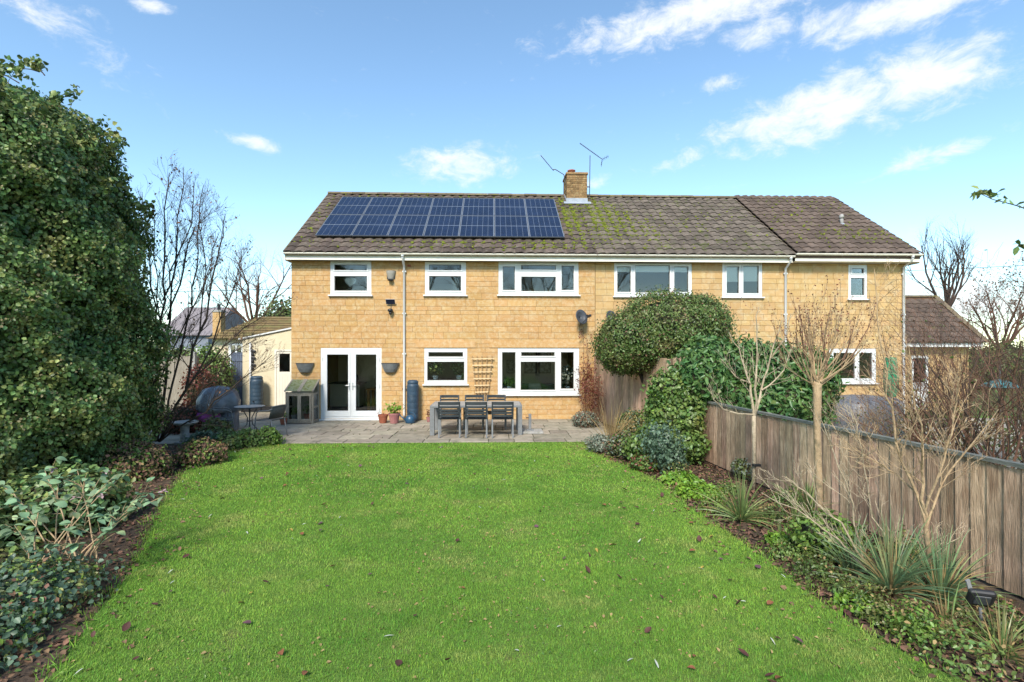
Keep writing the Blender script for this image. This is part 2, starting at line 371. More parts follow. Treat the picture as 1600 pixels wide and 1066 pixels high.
GREENMESH = M('green_mesh', (.03, .28, .13), (.025, .22, .10), 30, .6, .5, 90)
TEAL = M('teal_fabric', (.05, .20, .22), (.04, .16, .18), 5, .7)
SLATEB = M('distant_slate', (.20, .22, .26), (.16, .18, .22), 4, .8)
BROWNROOF = M('mossy_brown_roof', (.20, .135, .055), (.13, .09, .045), 3, .95, .5, 20, c3=(.16, .14, .05), s3=2, t3=.55)

# ------------------------------------------------------------------ ground
D = 15.4                        # distance of the house front
MB().add([(-900,-900,-.03),(900,-900,-.03),(900,900,-.03),(-900,900,-.03)], [(0,1,2,3)]).build('ground', FIELD, kind='structure')
PY0 = 11.72                     # front edge of the patio
lawn_left = [G(447, 694), G(400, 699), G(330, 712), G(292, 735), G(262, 775), G(236, 830), G(205, 895), G(150, 960), G(95, 1040)]
lawn_right = [G(912, 694), G(935, 712), G(985, 730), G(1035, 757), G(1072, 790), G(1130, 828), G(1190, 868), G(1250, 915), G(1330, 975), G(1440, 1035), G(1530, 1075)]
LAWN = [(p.x, p.y) for p in lawn_left]+[(-2.6, 2.4), (-2.6, -9), (3.0, -9), (3.0, 2.6)]+[(p.x, p.y) for p in reversed(lawn_right)]
LAWN[0] = (LAWN[0][0], PY0); LAWN[-1] = (LAWN[-1][0], PY0)
MB().sheet(LAWN, 0).build('lawn', TURF, kind='structure')
MB().sheet([(-12, -9), (-2, -9), (-2, 12.4), (-12, 12.4)], -.010).build('left_border_soil', SOIL, kind='structure')
MB().sheet([(1.8, -9), (4.95, -9), (4.84, 1.6), (4.09, 9.75), (3.1, 15.3), (1.8, 15.3)], -.012).build('right_border_soil', SOIL, kind='structure')
MB().sheet([(4.95, -9), (40, -9), (40, 16), (3.1, 16), (4.09, 9.75), (4.84, 1.6)], -.02).build('neighbour_lawn', TURF, kind='structure')
MB().sheet([(5.2, 8.0), (16, 8.0), (16, 15.4), (4.6, 15.4)], -.008).build('neighbour_paving', PAVE, kind='structure')
def inside(x, y, poly):
    c = np.zeros(len(x), dtype=bool); j = len(poly)-1
    for i in range(len(poly)):
        xi, yi = poly[i]; xj, yj = poly[j]
        c ^= ((yi > y) != (yj > y)) & (x < (xj-xi)*(y-yi)/((yj-yi) or 1e-9)+xi); j = i
    return c

pat = MB().sheet([(-9.6, PY0), (2.75, PY0), (3.0, 15.4), (-6.0, 15.4), (-6.0, 18.1), (-9.6, 18.1)], .006).build('patio', JOINT, kind='structure')
slab_meshes = {}
def slab_mesh(w, d):
    k = (w, d)
    if k not in slab_meshes:
        b, h = .012, .05; m = MB()
        a, c = w/2, d/2
        m.add([(-a,-c,-h),(a,-c,-h),(a,c,-h),(-a,c,-h),(-a,-c,-.008),(a,-c,-.008),(a,c,-.008),(-a,c,-.008),(-a+b,-c+b,0),(a-b,-c+b,0),(a-b,c-b,0),(-a+b,c-b,0)],
              [(0,1,5,4),(1,2,6,5),(2,3,7,6),(3,0,4,7),(4,5,9,8),(5,6,10,9),(6,7,11,10),(7,4,8,11),(8,9,10,11)])
        slab_meshes[k] = m.mesh('paving_slab', SLAB)
    return slab_meshes[k]
y = PY0
for ri, dep in enumerate([.45, .60, .60, .45, .60, .45, .53, .60, .45, .60, .45, .50]):
    x0, x1 = (-9.6, 2.75+.07*ri) if y+dep <= 15.45 else (-9.6, -6.02)
    x = x0-rng.random()*.4
    while x < x1-.1:
        w = rng.choice([.45, .60, .60, .75, .90])
        w2 = min(w, x1-x)
        if w2 < .15: break
        w2 = round(w2, 2)
        dd = dep if y+dep < 15.45 or x < -6.1 else dep
        if not (x+w2 > -6.0 and y+dep > 15.42):
            piece('paving_slab', slab_mesh(round(w2-.016, 3), round(dd-.016, 3)), pat, (x+w2/2, y+dd/2, .024+rng.uniform(-.004, .004)),
                  (rng.uniform(-.004, .004), rng.uniform(-.004, .004), rng.uniform(-.004, .004)))
        x += w
    y += dep

# ------------------------------------------------------------------ the two semi-detached houses
EAVE_Y, EAVE_Z, RIDGE_Y, RIDGE_Z = 15.03, 4.97, 19.05, 7.84
TANP = (RIDGE_Z-EAVE_Z)/(RIDGE_Y-EAVE_Y); PIT = math.atan(TANP); CP, SP = math.cos(PIT), math.sin(PIT)
SLOPE = (RIDGE_Y-EAVE_Y)/CP
def roofpt(x, sdist, up=0):
    return Vector((x, EAVE_Y+sdist*CP-up*SP, EAVE_Z+sdist*SP+up*CP))
def rect(px0, px1, py0, py1, Y=D):
    a = P(px0, py0, Y); b = P(px1, py1, Y)
    return (a.x, b.x, b.z, a.z)
XL, XP, XJ, XR = P(455, 545, D).x, P(930, 545, D).x, P(1228, 545, D).x, P(1415, 545, D).x
hl = empty('semi_detached_house', ((XL+XP)/2, 19, 0), 'honey stone house with solar panels on its roof and white french doors', 'house')
hr = empty('semi_detached_house', ((XP+XR)/2, 19, 0), 'honey stone house half hidden by bushes, mossy grey and brown roof', 'house')
W = {  # outer frame and panes, in photo pixels
 'w1': ((516, 580, 408, 461), [(522, 574, 413, 423), (522, 574, 431, 455)]),
 'w2': ((664, 728, 409, 461), [(670, 721, 413, 423), (670, 721, 431, 455)]),
 'w3': ((779, 904, 409, 461), [(785, 805, 416, 454), (814, 869, 414, 422), (814, 869, 432, 456), (877, 897, 415, 454)]),
 'w4': ((663, 730, 544, 600), [(669, 724, 550, 558), (667, 726, 565, 595)]),
 'w5': ((778, 905, 544, 616), [(784, 806, 550, 608), (814, 867, 550, 557), (813, 868, 565, 610), (876, 897, 550, 608)]),
 'w6': ((960, 1081, 411, 463), [(964, 986, 416, 457), (992, 1047, 414, 458), (1053, 1076, 416, 457)]),
 'w7': ((1129, 1191, 411, 464), [(1135, 1155, 416, 459), (1161, 1186, 415, 459)]),
 'w8': ((1326, 1355, 414, 467), [(1331, 1350, 419, 428), (1329, 1351, 434, 462)]),
 'w9': ((1296, 1369, 545, 598), [(1302, 1336, 551, 592), (1342, 1363, 551, 592)]),
}
DOOR = (501, 596, 544, 654)
LW, RW = ['w1', 'w2', 'w3', 'w4', 'w5'], ['w6', 'w7', 'w8', 'w9']
holes_l = [rect(*W[k][0]) for k in LW]+[rect(*DOOR)]
holes_r = [rect(*W[k][0]) for k in RW]
WALLTOP = 4.77
def stone_wall(house, x0, x1, holes, mat, mort, courses, n_parts, seed, lmin, lmax, rear=.30):
    wall = MB().plate(x0, x1, 0, WALLTOP+.12, holes, D+.012, D+rear).build('wall', mort, house)
    r = random.Random(seed); rects = []
    z = .02
    ci = 0
    while z < WALLTOP-.02:
        h = min(r.choice(courses), WALLTOP-z)
        z1 = z+h
        # pieces of this course between and beside the openings
        cuts = sorted({x0, x1, *[v for hh in holes for v in hh[:2] if x0 < v < x1 and hh[2] < z1 and hh[3] > z]})
        spans = []
        for a, b in zip(cuts, cuts[1:]):
            cx = (a+b)/2; lo, hi = z, z1
            for hh in holes:
                if hh[0] < cx < hh[1] and hh[2] < z1 and hh[3] > z:
                    if hh[2] > z+.03: hi = min(hi, hh[2])
                    elif hh[3] < z1-.03: lo = max(lo, hh[3])
                    else: lo = hi
            if hi-lo > .03: spans.append((a, b, lo, hi))
        for a, b, lo, hi in spans:
            x = a-(r.random()*lmin if a == x0 else 0)
            while x < b-.02:
                w = r.uniform(lmin, lmax)
                e = x+w
                if b-e < .14: e = b
                s_ = max(x, a)
                if e-s_ > .03: rects.append((s_, min(e, b), lo, hi, r.random()))
                x = e
        z = z1; ci += 1
    rects.sort(key=lambda q: -(q[1]-q[0])*(q[3]-q[2]))
    rest = MB()
    for i, (a, b, lo, hi, rr) in enumerate(rects):
        g = .003; be = .004; y0 = D+.003-.004*rr; y1 = D+.011
        a += g; b -= g; lo += g; hi -= g
        vs = [(a,y1,lo),(b,y1,lo),(b,y1,hi),(a,y1,hi),(a,y0+be,lo),(b,y0+be,lo),(b,y0+be,hi),(a,y0+be,hi),(a+be,y0,lo+be),(b-be,y0,lo+be),(b-be,y0,hi-be),(a+be,y0,hi-be)]
        fs = [(0,1,5,4),(1,2,6,5),(2,3,7,6),(3,0,4,7),(4,5,9,8),(5,6,10,9),(6,7,11,10),(7,4,8,11),(8,9,10,11)]
        if i < n_parts:
            c = ((a+b)/2, D, (lo+hi)/2)
            m = MB().add([(v[0]-c[0], v[1]-c[1], v[2]-c[2]) for v in vs], fs)
            piece('stone_block', m.mesh('stone_block', mat), wall, c)
        else: rest.add(vs, fs)
    if rest.v: rest.build('stone_blocks', mat, wall, kind='stuff')
    return wall
wl = stone_wall(hl, XL, XP-.004, holes_l, STONE, MORTAR, [.125, .15, .15, .175, .20], 290, 3, .28, .58)
wr = stone_wall(hr, XP+.004, XR, holes_r, STONE2, MORTAR2, [.15, .15, .19, .22], 290, 4, .26, .56)
# shell behind the front: gable walls, back wall, ceilings, floors, partitions
def shell(house, x0, x1, parts, gl, gr):
    BY = 22.7
    m = MB().box(x0+.3, x1-.3, BY-.3, BY, 0, 4.9)
    for gx, on in ((x0, gl), (x1-.3, gr)):
        pts = [(D+.305, 0), (BY, 0), (BY, 4.88), (RIDGE_Y, RIDGE_Z-.28), (D+.305, 5.0)]
        n = len(pts)
        m.add([(gx, p[0], p[1]) for p in pts]+[(gx+.3, p[0], p[1]) for p in pts],
              [tuple(range(n)), tuple(reversed(range(n, 2*n)))]+[(i, n+i, n+(i+1) % n, (i+1) % n) for i in range(n)])
    m.build('gable_wall', STONE, house)
    MB().box(x0+.31, x1-.31, D+.31, BY-.31, .02, .11).build('floor', INFLOOR, house)
    MB().box(x0+.31, x1-.31, D+.31, BY-.31, 2.42, 2.62).build('upper_floor', INWALL, house)
    MB().box(x0+.31, x1-.31, D+.31, BY-.31, 4.80, 4.86).build('ceiling', INWALL, house)
    m = MB().box(x0+.32, x1-.32, 18.9, 19.0, .12, 2.41).box(x0+.32, x1-.32, 18.0, 18.1, 2.63, 4.79)
    for px, z0, z1, ye in parts: m.box(px-.05, px+.05, D+.32, ye-.003, z0, z1)
    m.build('partition_wall', INWALL, house)
shell(hl, XL, XP-.004, [(-2.75, .12, 2.41, 18.9), (-.75, .12, 2.41, 18.9), (-3.0, 2.63, 4.79, 18.0), (-.9, 2.63, 4.79, 18.0)], True, True)
shell(hr, XP+.004, XR, [(6.2, 2.63, 4.79, 18.0), (XJ, .12, 2.41, 18.9), (XJ, 2.63, 4.79, 18.0)], True, True)

def window(house, key, sill=True):
    o, panes = W[key]; R = rect(*o); H = [rect(*p) for p in panes]
    m = MB().plate(R[0]-.004, R[1]+.004, R[2]-.004, R[3]+.004, H, D+.012, D+.085)
    w = m.build('window', UPVC, house)
    w_org = ORG[w.name]
    for h in H:
        # raised sash ring round each light, then the glass
        e = .028
        MB().plate(h[0]-e, h[1]+e, h[2]-e, h[3]+e, [(h[0]+.006, h[1]-.006, h[2]+.006, h[3]-.006)], D-.006, D+.009).build('sash', UPVC, w)
        MB().plate(h[0]+.0065, h[1]-.0065, h[2]+.0065, h[3]-.0065, [(h[0]+.018, h[1]-.018, h[2]+.018, h[3]-.018)], D+.012, D+.036).build('gasket', LAMPG, w)
        MB().box(h[0]-.003, h[1]+.003, D+.040, D+.046, h[2]-.003, h[3]+.003).build('pane', GLASS, w)
    if sill: MB().box(R[0]-.05, R[1]+.05, D-.075, D+.008, R[2]-.045, R[2]-.006).build('sill', UPVC, w, bevel=.006)
    MB().box(R[0]+.01, R[1]-.01, D+.09, D+.31, R[2]-.03, R[2]-.002).build('inner_sill', UPVC, w)
    return R
for k in LW: window(hl, k)
for k in RW: window(hr, k)
# lintel band over the ground-floor openings (long dressed stones)
for k in ('w4', 'w5'):
    R = rect(*W[k][0])
    MB().box(R[0]-.25, R[1]+.25, D-.020, D+.009, R[3]+.012, R[3]+.20).build('lintel', STONE, wl)
# french doors
R = rect(*DOOR)
fd = MB().plate(R[0], R[1], R[2], R[3], [(R[0]+.07, (R[0]+R[1])/2-.012, R[2]+.06, R[3]-.06), ((R[0]+R[1])/2+.012, R[1]-.07, R[2]+.06, R[3]-.06)], D+.012, D+.085).build('french_door', UPVC, hl)
mid = (R[0]+R[1])/2
for sx in (0, 1):
    a, b = (R[0]+.074, mid-.014) if sx == 0 else (mid+.014, R[1]-.074)
    g = rect(*( (511, 544, 554, 642) if sx == 0 else (556, 588, 554, 642) ))
    leaf = MB().plate(a, b, R[2]+.064, R[3]-.064, [g], D-.004, D+.06).build('door_leaf', UPVC, fd)
    # children of the door leaf would be a fourth level, so glass and handles hang on the french door
    MB().box(g[0]-.004, g[1]+.004, D+.024, D+.032, g[2]-.004, g[3]+.004).build('pane', GLASS, fd)
    hx = mid-.05 if sx == 0 else mid+.05
    s = -1 if sx == 0 else 1
    MB().box(hx-.016, hx+.016, D-.014, D-.005, .92, 1.14).tube([(hx, D-.013, 1.06), (hx, D-.05, 1.06), (hx+s*.11, D-.05, 1.055)], .010, 8).build('handle', ALU, fd)
    for hz in (.32, 1.05, 1.85):
        ex = R[0]+.055 if sx == 0 else R[1]-.055
        MB().tube([(ex, D-.004, hz-.05), (ex, D-.004, hz+.05)], .013, 8).build('hinge', UPVC, fd)
MB().box(R[0]-.06, R[1]+.06, D-.10, D-.005, .026, R[2]-.004).build('door_sill', UPVC, fd, bevel=.006)
MB().box(R[0]-.15, R[1]+.12, D-.06, D+.0, .026, .026+.002).build('threshold', STONE, fd)

# fascia, soffit, gutter, downpipes
def eaves(house, x0, x1, dz, name_mat, proud=0, endl=False, endr=False):
    z1 = EAVE_Z-.035+dz; z0 = 4.745+dz*.6; yf = EAVE_Y+.10-proud
    MB().box(x0, x1, yf, yf+.022, z0, z1-.015).build('fascia', CREAMP, house)
    MB().box(x0, x1, yf+.024, D-.012, WALLTOP+.006, WALLTOP+.018).build('soffit', CREAMP, house)
    m = MB(); n = 8; prof = [(-.058*math.cos(math.pi*k/n), -.052*math.sin(math.pi*k/n)) for k in range(n+1)]
    inn = [(-.050*math.cos(math.pi*k/n), -.045*math.sin(math.pi*k/n)) for k in range(n+1)]
    yc, zc = yf-.064, z1
    for q, fl in ((prof, 0), (inn, 1)):
        vs = [(x, yc+a, zc+b) for x in (x0-.02, x1+.02) for a, b in q]
        m.add(vs, [((i, i+1, n+2+i, n+1+i) if not fl else (n+1+i, n+2+i, i+1, i)) for i in range(n)])
    for a in (0, n):
        m.box(x0-.02, x1+.02, *sorted((yc+prof[a][0], yc+inn[a][0])), zc-.002, zc+.006)
    for x in (x0-.022, x1+.018): m.add([(x, yc+a, zc+b) for a, b in prof], [tuple(range(n+1))])
    g = m.build('gutter', CREAMP, house, smooth=False)
    x = x0+.4
    while x < x1-.2:
        b = MB(); b.tube([(x, yc+1.12*a, zc+1.14*bz) for a, bz in prof], .007, 5); b.build('gutter_bracket', CREAMP, g); x += 1.0
    return yc, zc
gy, gz = eaves(hl, XL-.06, XP-.003, 0, CREAMP)
eaves(hr, XP+.003, XJ+.05, 0, CREAMP)
MB().box(XL-.075, XL-.062, EAVE_Y+.08, D+.3, 4.72, 4.95).build('box_end', CREAMP, hl)
gy2, gz2 = eaves(hr, XJ+.10, XR+.17, .06, CREAMP, proud=.06)
MB().box(XR+.172, XR+.186, EAVE_Y+.05, D+.3, 4.74, 5.03).build('box_end', CREAMP, hr)
def downpipe(house, x, yg, zg, zb=.03, black=None):
    m = MB(); r = .034
    yw = D-.055
    m.tube([(x, yg, zg-.05), (x, yg, zg-.13), (x, (yg+yw)/2, zg-.24), (x, yw, zg-.34), (x, yw, zb+.16), (x, yw, zb+.08)], r, 10)
    m.tube([(x, yg, zg-.02), (x, yg, zg-.10)], .045, 10)
    d = m.build('downpipe', UPVC, house, smooth=True)
    for z in (4.45, 3.2, 2.0, .95):
        MB().box(x-.055, x+.055, yw-.01, D-.012, z-.02, z+.02).build('pipe_bracket', BLACKPL if z < 1 and black else UPVC, d)
downpipe(hl, P(632, 545, D).x, gy, gz, black=True)
downpipe(hr, P(1226, 545, D).x, gy, gz)
downpipe(hr, P(1410, 545, D).x, gy2, gz2)
MB().box(P(637, 0, D).x, P(642, 0, D).x, D-.05, D-.012, 4.60, 4.66).build('overflow_pipe', TERRA, hl)

# roofs: underlay, tiles laid course by course, ridge tiles
def tile_data(w, gauge, lift=.034, amp=.020):
    n = 7; L = gauge+.05; vs = []; fs = []
    for j, (sd_, up) in enumerate(((0, lift), (L, .004))):
        for i in range(n+1):
            t = i/n
            vs.append((t*(w+.012), sd_, up+amp*math.sin(2*math.pi*(t-.18))+amp*.35*math.sin(4*math.pi*t)))
    for i in range(n): fs.append((i, i+1, n+2+i, n+1+i))
    b = len(vs)
    for i in range(n+1): vs.append((vs[i][0], vs[i][1]+.004, vs[i][2]-.024))
    for i in range(n): fs.append((i, b+i, b+i+1, i+1))
    vs += [(vs[0][0], vs[n+1][1], vs[n+1][2]-.02), (vs[n][0], vs[2*n+1][1], vs[2*n+1][2]-.02)]
    fs.append((0, n+1, len(vs)-2, b)); fs.append((n, b+n, len(vs)-1, 2*n+1))
    return vs, fs
TW, GA = .302, .335
tv, tf = tile_data(TW, GA)
def tile_mesh(mat): return MB().add(tv, tf).mesh('roof_tile', mat)
def roof(house, segs, hidden, n_parts, seed, ridge_x):
    """segs: (x0, x1, material, raise)"""
    x0, x1 = segs[0][0], segs[-1][1]
    m = MB()
    for sgn in (1, -1):     # underlay boards on both slopes
        ey = EAVE_Y+.02 if sgn > 0 else 2*RIDGE_Y-EAVE_Y-.02
        a = [(x0+.01, ey, EAVE_Z-.035), (x1-.01, ey, EAVE_Z-.035), (x1-.01, RIDGE_Y, RIDGE_Z-.05), (x0+.01, RIDGE_Y, RIDGE_Z-.05)]
        vs = a+[(x, y_, z-.06) for x, y_, z in a]
        m.add(vs, [(0,1,2,3) if sgn > 0 else (3,2,1,0), (7,6,5,4) if sgn > 0 else (4,5,6,7), (0,4,5,1), (1,5,6,2), (2,6,7,3), (3,7,4,0)])
    rf = m.build('roof', DKWOOD, house)
    rr = random.Random(seed); items = []
    for x0, x1, mat, raise_ in segs:
        n = max(1, round((x1-x0)/TW)); w = (x1-x0)/n
        nc = int(SLOPE/GA)+1
        for j in range(nc):
            for i in range(n):
                s = -.045+j*GA
                items.append((x0+i*w, s, w/TW, mat, raise_))
    def vis(q):
        x, s = q[0], q[1]
        return not any(a < x < b-.2 and c < s < d-.2 for a, b, c, d in hidden)
    order = sorted(range(len(items)), key=lambda k: (not vis(items[k]), items[k][1]))
    rest = {}; meshes = {}
    for q, k in enumerate(order):
        x, s, sx, mat, up = items[k]
        tl = rr.uniform(-.006, .006); yw = rr.uniform(-.008, .008)
        if s+GA > SLOPE-.02: s -= .03
        if q < n_parts:
            if mat.name not in meshes: meshes[mat.name] = tile_mesh(mat)
            piece('roof_tile', meshes[mat.name], rf, roofpt(x, s, up+rr.uniform(0, .006)), (PIT+tl, rr.uniform(-.006, .006), yw), (sx, 1, 1))
        else:
            mb = rest.setdefault(mat.name, (MB(), mat))[0]
            Rm = Matrix.Rotation(yw, 3, 'Z') @ Matrix.Rotation(PIT+tl, 3, 'X'); o = roofpt(x, s, up+rr.uniform(0, .006))
            mb.add([o+Rm @ Vector((v[0]*sx, v[1], v[2])) for v in tv], tf)
    for mb, mat in rest.values(): mb.build('roof_tiles', mat, rf, kind='stuff')
    # half-round ridge tiles
    x = ridge_x[0]; n = 6
    while x < ridge_x[1]-.02:
        e = min(x+.45, ridge_x[1]); m = MB()
        prof = [(-.13*math.cos(math.pi*k/n), .10*math.sin(math.pi*k/n)) for k in range(n+1)]
        c = ((x+e)/2, RIDGE_Y, RIDGE_Z-.02)
        o = rr.uniform(-.006, .006)
        m.add([(xx-c[0], a, b+o) for xx in (x+.004, e-.004) for a, b in prof], [(n+1+i, n+2+i, i+1, i) for i in range(n)]+[tuple(range(n+1)), tuple(reversed(range(n+1, 2*n+2)))])
        piece('ridge_tile', m.mesh('ridge_tile', RIDGE), rf, c); x = e
    return rf
XJR = XJ+.12
rl = roof(hl, [(XL-.07, XP, TILE_L, 0)], [(-5.4, 2.2, .95, 4.2)], 295, 5, (XL-.07, 2.6))
# roof of the neighbour: grey part and browner extension, slanting joint is a verge a little proud
rr_ = roof(hr, [(XP, XJR, TILE_G, 0), (XJR, XR+.18, TILE_B, .085)], [], 295, 6, (3.42, XR+.18))
# verge cement edges
for house, x, s in ((hl, XL-.075, 1), (hr, XR+.185, 1)):
    MB().add([tuple(roofpt(x-.02*s, 0, -.06)), tuple(roofpt(x+.02*s, 0, -.06)), tuple(roofpt(x+.02*s, SLOPE, -.06)), tuple(roofpt(x-.02*s, SLOPE, -.06)),
              tuple(roofpt(x-.02*s, 0, .015)), tuple(roofpt(x+.02*s, 0, .015)), tuple(roofpt(x+.02*s, SLOPE, .015)), tuple(roofpt(x-.02*s, SLOPE, .015))],
             [(0,3,2,1),(4,5,6,7),(0,1,5,4),(1,2,6,5),(2,3,7,6),(3,0,4,7)]).build('verge', RIDGE, house)
# moss cushions lying on the tiles
def moss(parent, zones, seed):
    r = random.Random(seed); m = MB()
    for cx, cs, rx, rs, n in zones:
        for _ in range(n):
            x = r.gauss(cx, rx); s = r.gauss(cs, rs)
            j = round((s+.045)/GA); s = -.045+j*GA+abs(r.gauss(0, .06)) if r.random() < .75 else s
            if not (.05 < s < SLOPE-.05) or not (XL < x < XR+.1): continue
            if -5.42 < x < 2.22 and .85 < s < 4.3: continue
            if (parent is rl) != (x < XP): continue
            a = r.uniform(.018, .055); b = a*r.uniform(.5, .9); h = r.uniform(.012, .034)
            c = roofpt(x, s, .022+(.085 if x > XJR else 0)); ex = Vector((1, 0, 0)); es = Vector((0, CP, SP)); eu = Vector((0, -SP, CP))
            ring = []; k = 6; ph = r.random()*6
            for q in range(k):
                t = 2*math.pi*q/k+ph; f = r.uniform(.75, 1.2)
                ring.append((math.cos(t)*a*f, math.sin(t)*b*f))
            vs = [c+ex*p[0]+es*p[1]-eu*.012 for p in ring]+[c+ex*p[0]*.7+es*p[1]*.7+eu*h*.75 for p in ring]+[c+eu*h]
            m.add(vs, [(q, (q+1) % k, k+(q+1) % k, k+q) for q in range(k)]+[(k+q, k+(q+1) % k, 2*k) for q in range(k)])
    m.build('moss', MOSS, parent, smooth=True, kind='stuff')
moss(rl, [(2.62, 2.7, .26, .9, 900), (2.5, 4.3, .35, .2, 90), (-1.5, .5, 2.6, .25, 260), (1.6, .5, .8, .22, 160), (-1, 4.55, 3, .1, 120), (-5.7, 2.4, .2, 1.3, 60)], 8)
moss(rr_, [(3.5, 3.3, .22, 1.1, 700), (4.1, 2.7, .3, .9, 480), (4.9, 1.7, .4, .6, 140), (6.3, 2.0, 1.6, 1.1, 170), (11.4, 1.2, .9, .3, 200), (10.6, 2, 1.1, 1.0, 90), (3.3, 2, .3, 1, 120), (11.6, 4.2, .9, .4, 60)], 9)

# solar panels: two rows of seven
pv_s0 = (15.75-EAVE_Y)/CP; PW, PL = 1.084, 1.71
XA = -5.41
m = MB(); fr = .011
m.add([(0,0,-.012)]*0, [])
def ring(mb, w, l, t, z0, z1):
    mb.box(0, w, 0, t, z0, z1); mb.box(0, w, l-t, l, z0, z1); mb.box(0, t, t+.0005, l-t-.0005, z0, z1); mb.box(w-t, w, t+.0005, l-t-.0005, z0, z1)
pw, pl = PW-.010, PL-.010
ring(m, pw, pl, fr, 0, .034); PVF = m.mesh('frame', PVFRAME)
PVB = MB().box(fr, pw-fr, fr, pl-fr, .004, .0255).mesh('backsheet', CELLBACK)
m = MB(); cw = (pw-2*fr-.02)/6; half = (pl-2*fr-.05)/2; ch = half/9
for hf in range(2):
    for i in range(6):
        for j in range(9):
            a = fr+.010+i*cw+.003; c = fr+.014+hf*(half+.022)+j*ch+.0016
            m.add([(a, c, .0272), (a+cw-.006, c, .0272), (a+cw-.006, c+ch-.0032, .0272), (a, c+ch-.0032, .0272)], [(0,1,2,3)])
PVC = m.mesh('cells', CELL)
for row in range(2):
    for i in range(7):
        c = roofpt(XA+i*PW, pv_s0+row*PL, .095)
        o = piece('solar_panel', PVF, hl, c, (PIT, 0, 0))
        for nm, me in (('backsheet', PVB), ('cell_grid', PVC)):
            q = bpy.data.objects.new(nm, me); COL.objects.link(q); q.parent = o
# mounting rails under the panels
for s in (.30, 1.35, 2.05, 3.1):
    a = roofpt(XA-.03, pv_s0+s, .076); b = roofpt(XA+7*PW+.02, pv_s0+s, .076)
    MB().bar(a, b, .04, .034, up=(0, -SP, CP)).build('panel_rail', ALU, rl)

# chimney (astride the party wall, belongs to the panel house roof)
c0, c1, cy0, cy1, cz0, cz1 = 2.63, 3.37, 18.45, 19.35, 7.15, 8.50
ch = MB().box(c0+.012, c1-.012, cy0+.012, cy1-.012, cz0, cz1).build('chimney', MORTAR, hl)
z = 7.60; r = random.Random(3); k = 0
while z < cz1-.05:
    for (ax, fixed, lo, hi, nrm) in (('x', cy0, c0, c1, 1), ('y', c0, cy0, cy1, -1), ('y', c1, cy0, cy1, 1)):
        t = lo-(.11 if k % 2 else 0)
        while t < hi-.01:
            a, b = max(t, lo), min(t+.22, hi); t += .225
            if b-a < .03: continue
            o = r.uniform(-.004, .004)
            m = MB()
            if ax == 'x': m.box(a+.004, b-.004, fixed-.004+o, fixed+.03, z+.004, z+.070)
            else: m.box(*sorted((fixed-.004*nrm*-1+o, fixed-.03*nrm)), a+.034 if a == lo else a+.004, b-.004, z+.004, z+.070)
            m.build('brick', BRICK, ch)
    z += .075; k += 1
MB().box(c0-.03, c1+.03, cy0-.03, cy1+.03, cz1-.03, cz1+.035).build('cap_course', BRICK, ch)
MB().add([(c0-.01,cy0-.01,cz1+.035),(c1+.01,cy0-.01,cz1+.035),(c1+.01,cy1+.01,cz1+.035),(c0-.01,cy1+.01,cz1+.035),(c0+.15,cy0+.18,cz1+.10),(c1-.15,cy0+.18,cz1+.10),(c1-.15,cy1-.18,cz1+.10),(c0+.15,cy1-.18,cz1+.10)],
         [(0,1,5,4),(1,2,6,5),(2,3,7,6),(3,0,4,7),(4,5,6,7)]).build('flaunching', CONC, ch)
MB().lathe([(.13, 0), (.125, .10), (.15, .11), (.15, .14), (.12, .14), (.11, .05)], (c0+.22, 18.8, cz1+.08), 14).build('pot', TERRA, ch, smooth=True)
MB().lathe([(.13, 0), (.12, .05), (.14, .06), (.05, .10)], (c1-.22, 18.8, cz1+.06), 14).build('capped_pot', CONC, ch, smooth=True)
m = MB(); m.box(c0-.015, c1+.015, cy0-.022, cy0-.008, 7.36, 7.60)
f0 = (18.45-EAVE_Y)/CP
m.add([tuple(roofpt(x, s, u)) for u in (.055, .065) for x, s in ((c0-.12, f0-.18), (c1+.12, f0-.18), (c1+.12, f0+.02), (c0-.12, f0+.02))], [(0,3,2,1),(4,5,6,7),(0,1,5,4),(1,2,6,5),(2,3,7,6),(3,0,4,7)])
for i in range(4): m.box(c0-.022, c0-.008, cy0+.02+i*.16, cy0+.17+i*.16, 7.40+i*.10, 7.62+i*.09); m.box(c1+.008, c1+.022, cy0+.02+i*.16, cy0+.17+i*.16, 7.40+i*.10, 7.62+i*.09)
m.build('flashing', LEAD, ch)
# aerials
def aerial(name, pole, boom, refl, label):
    o = empty(name, pole[0], label, 'aerial', 'television aerials on the chimney')
    MB().tube(pole, .016, 7).build('pole', DARKMET, o)
    a, b = Vector(boom[0]), Vector(boom[1]); m = MB().tube([a, b], .013, 6); m.build('boom', DARKMET, o)
    d = (b-a).normalized(); v = Vector((.0, 0, 1)).cross(d).normalized()
    u = d.cross(v)
    for i in range(14):
        p = a+(b-a)*(i/16+.02)
        MB().tube([p-v*.085+u*.0, p+v*.085], .005, 5).build('element', DARKMET, o)
    if refl:
        for s in (-1, 1):
            for k in range(4):
                p = b+u*(s*(.03+.055*k))+d*(.02+.03*k)
                MB().tube([p-v*.16, p+v*.16], .006, 5).build('reflector_rod', DARKMET, o)
            MB().tube([b, b+u*(s*.21)+d*.12], .008, 5).build('reflector_arm', DARKMET, o)
    return o
pY = 18.9
aerial('television_aerial', [P(921, 316, pY), P(922, 243, pY)], (P(906, 224, pY), P(941, 249, pY-.2)), True, 'upright mast aerial with a long boom and reflector right of the chimney')
MB().box(c1+.0045, P(921, 0, pY).x+.015, 18.88, 18.92, P(0, 282, pY).z-.015, P(0, 282, pY).z+.015).build('mast_bracket', DARKMET, ch)
aerial('television_aerial', [P(884, 290, pY), P(881, 273, pY), P(868, 265, pY), P(864, 265, pY)], (P(845, 243, pY), P(865, 267, pY-.1)), False, 'tilted aerial on a bent arm clamped left of the chimney')
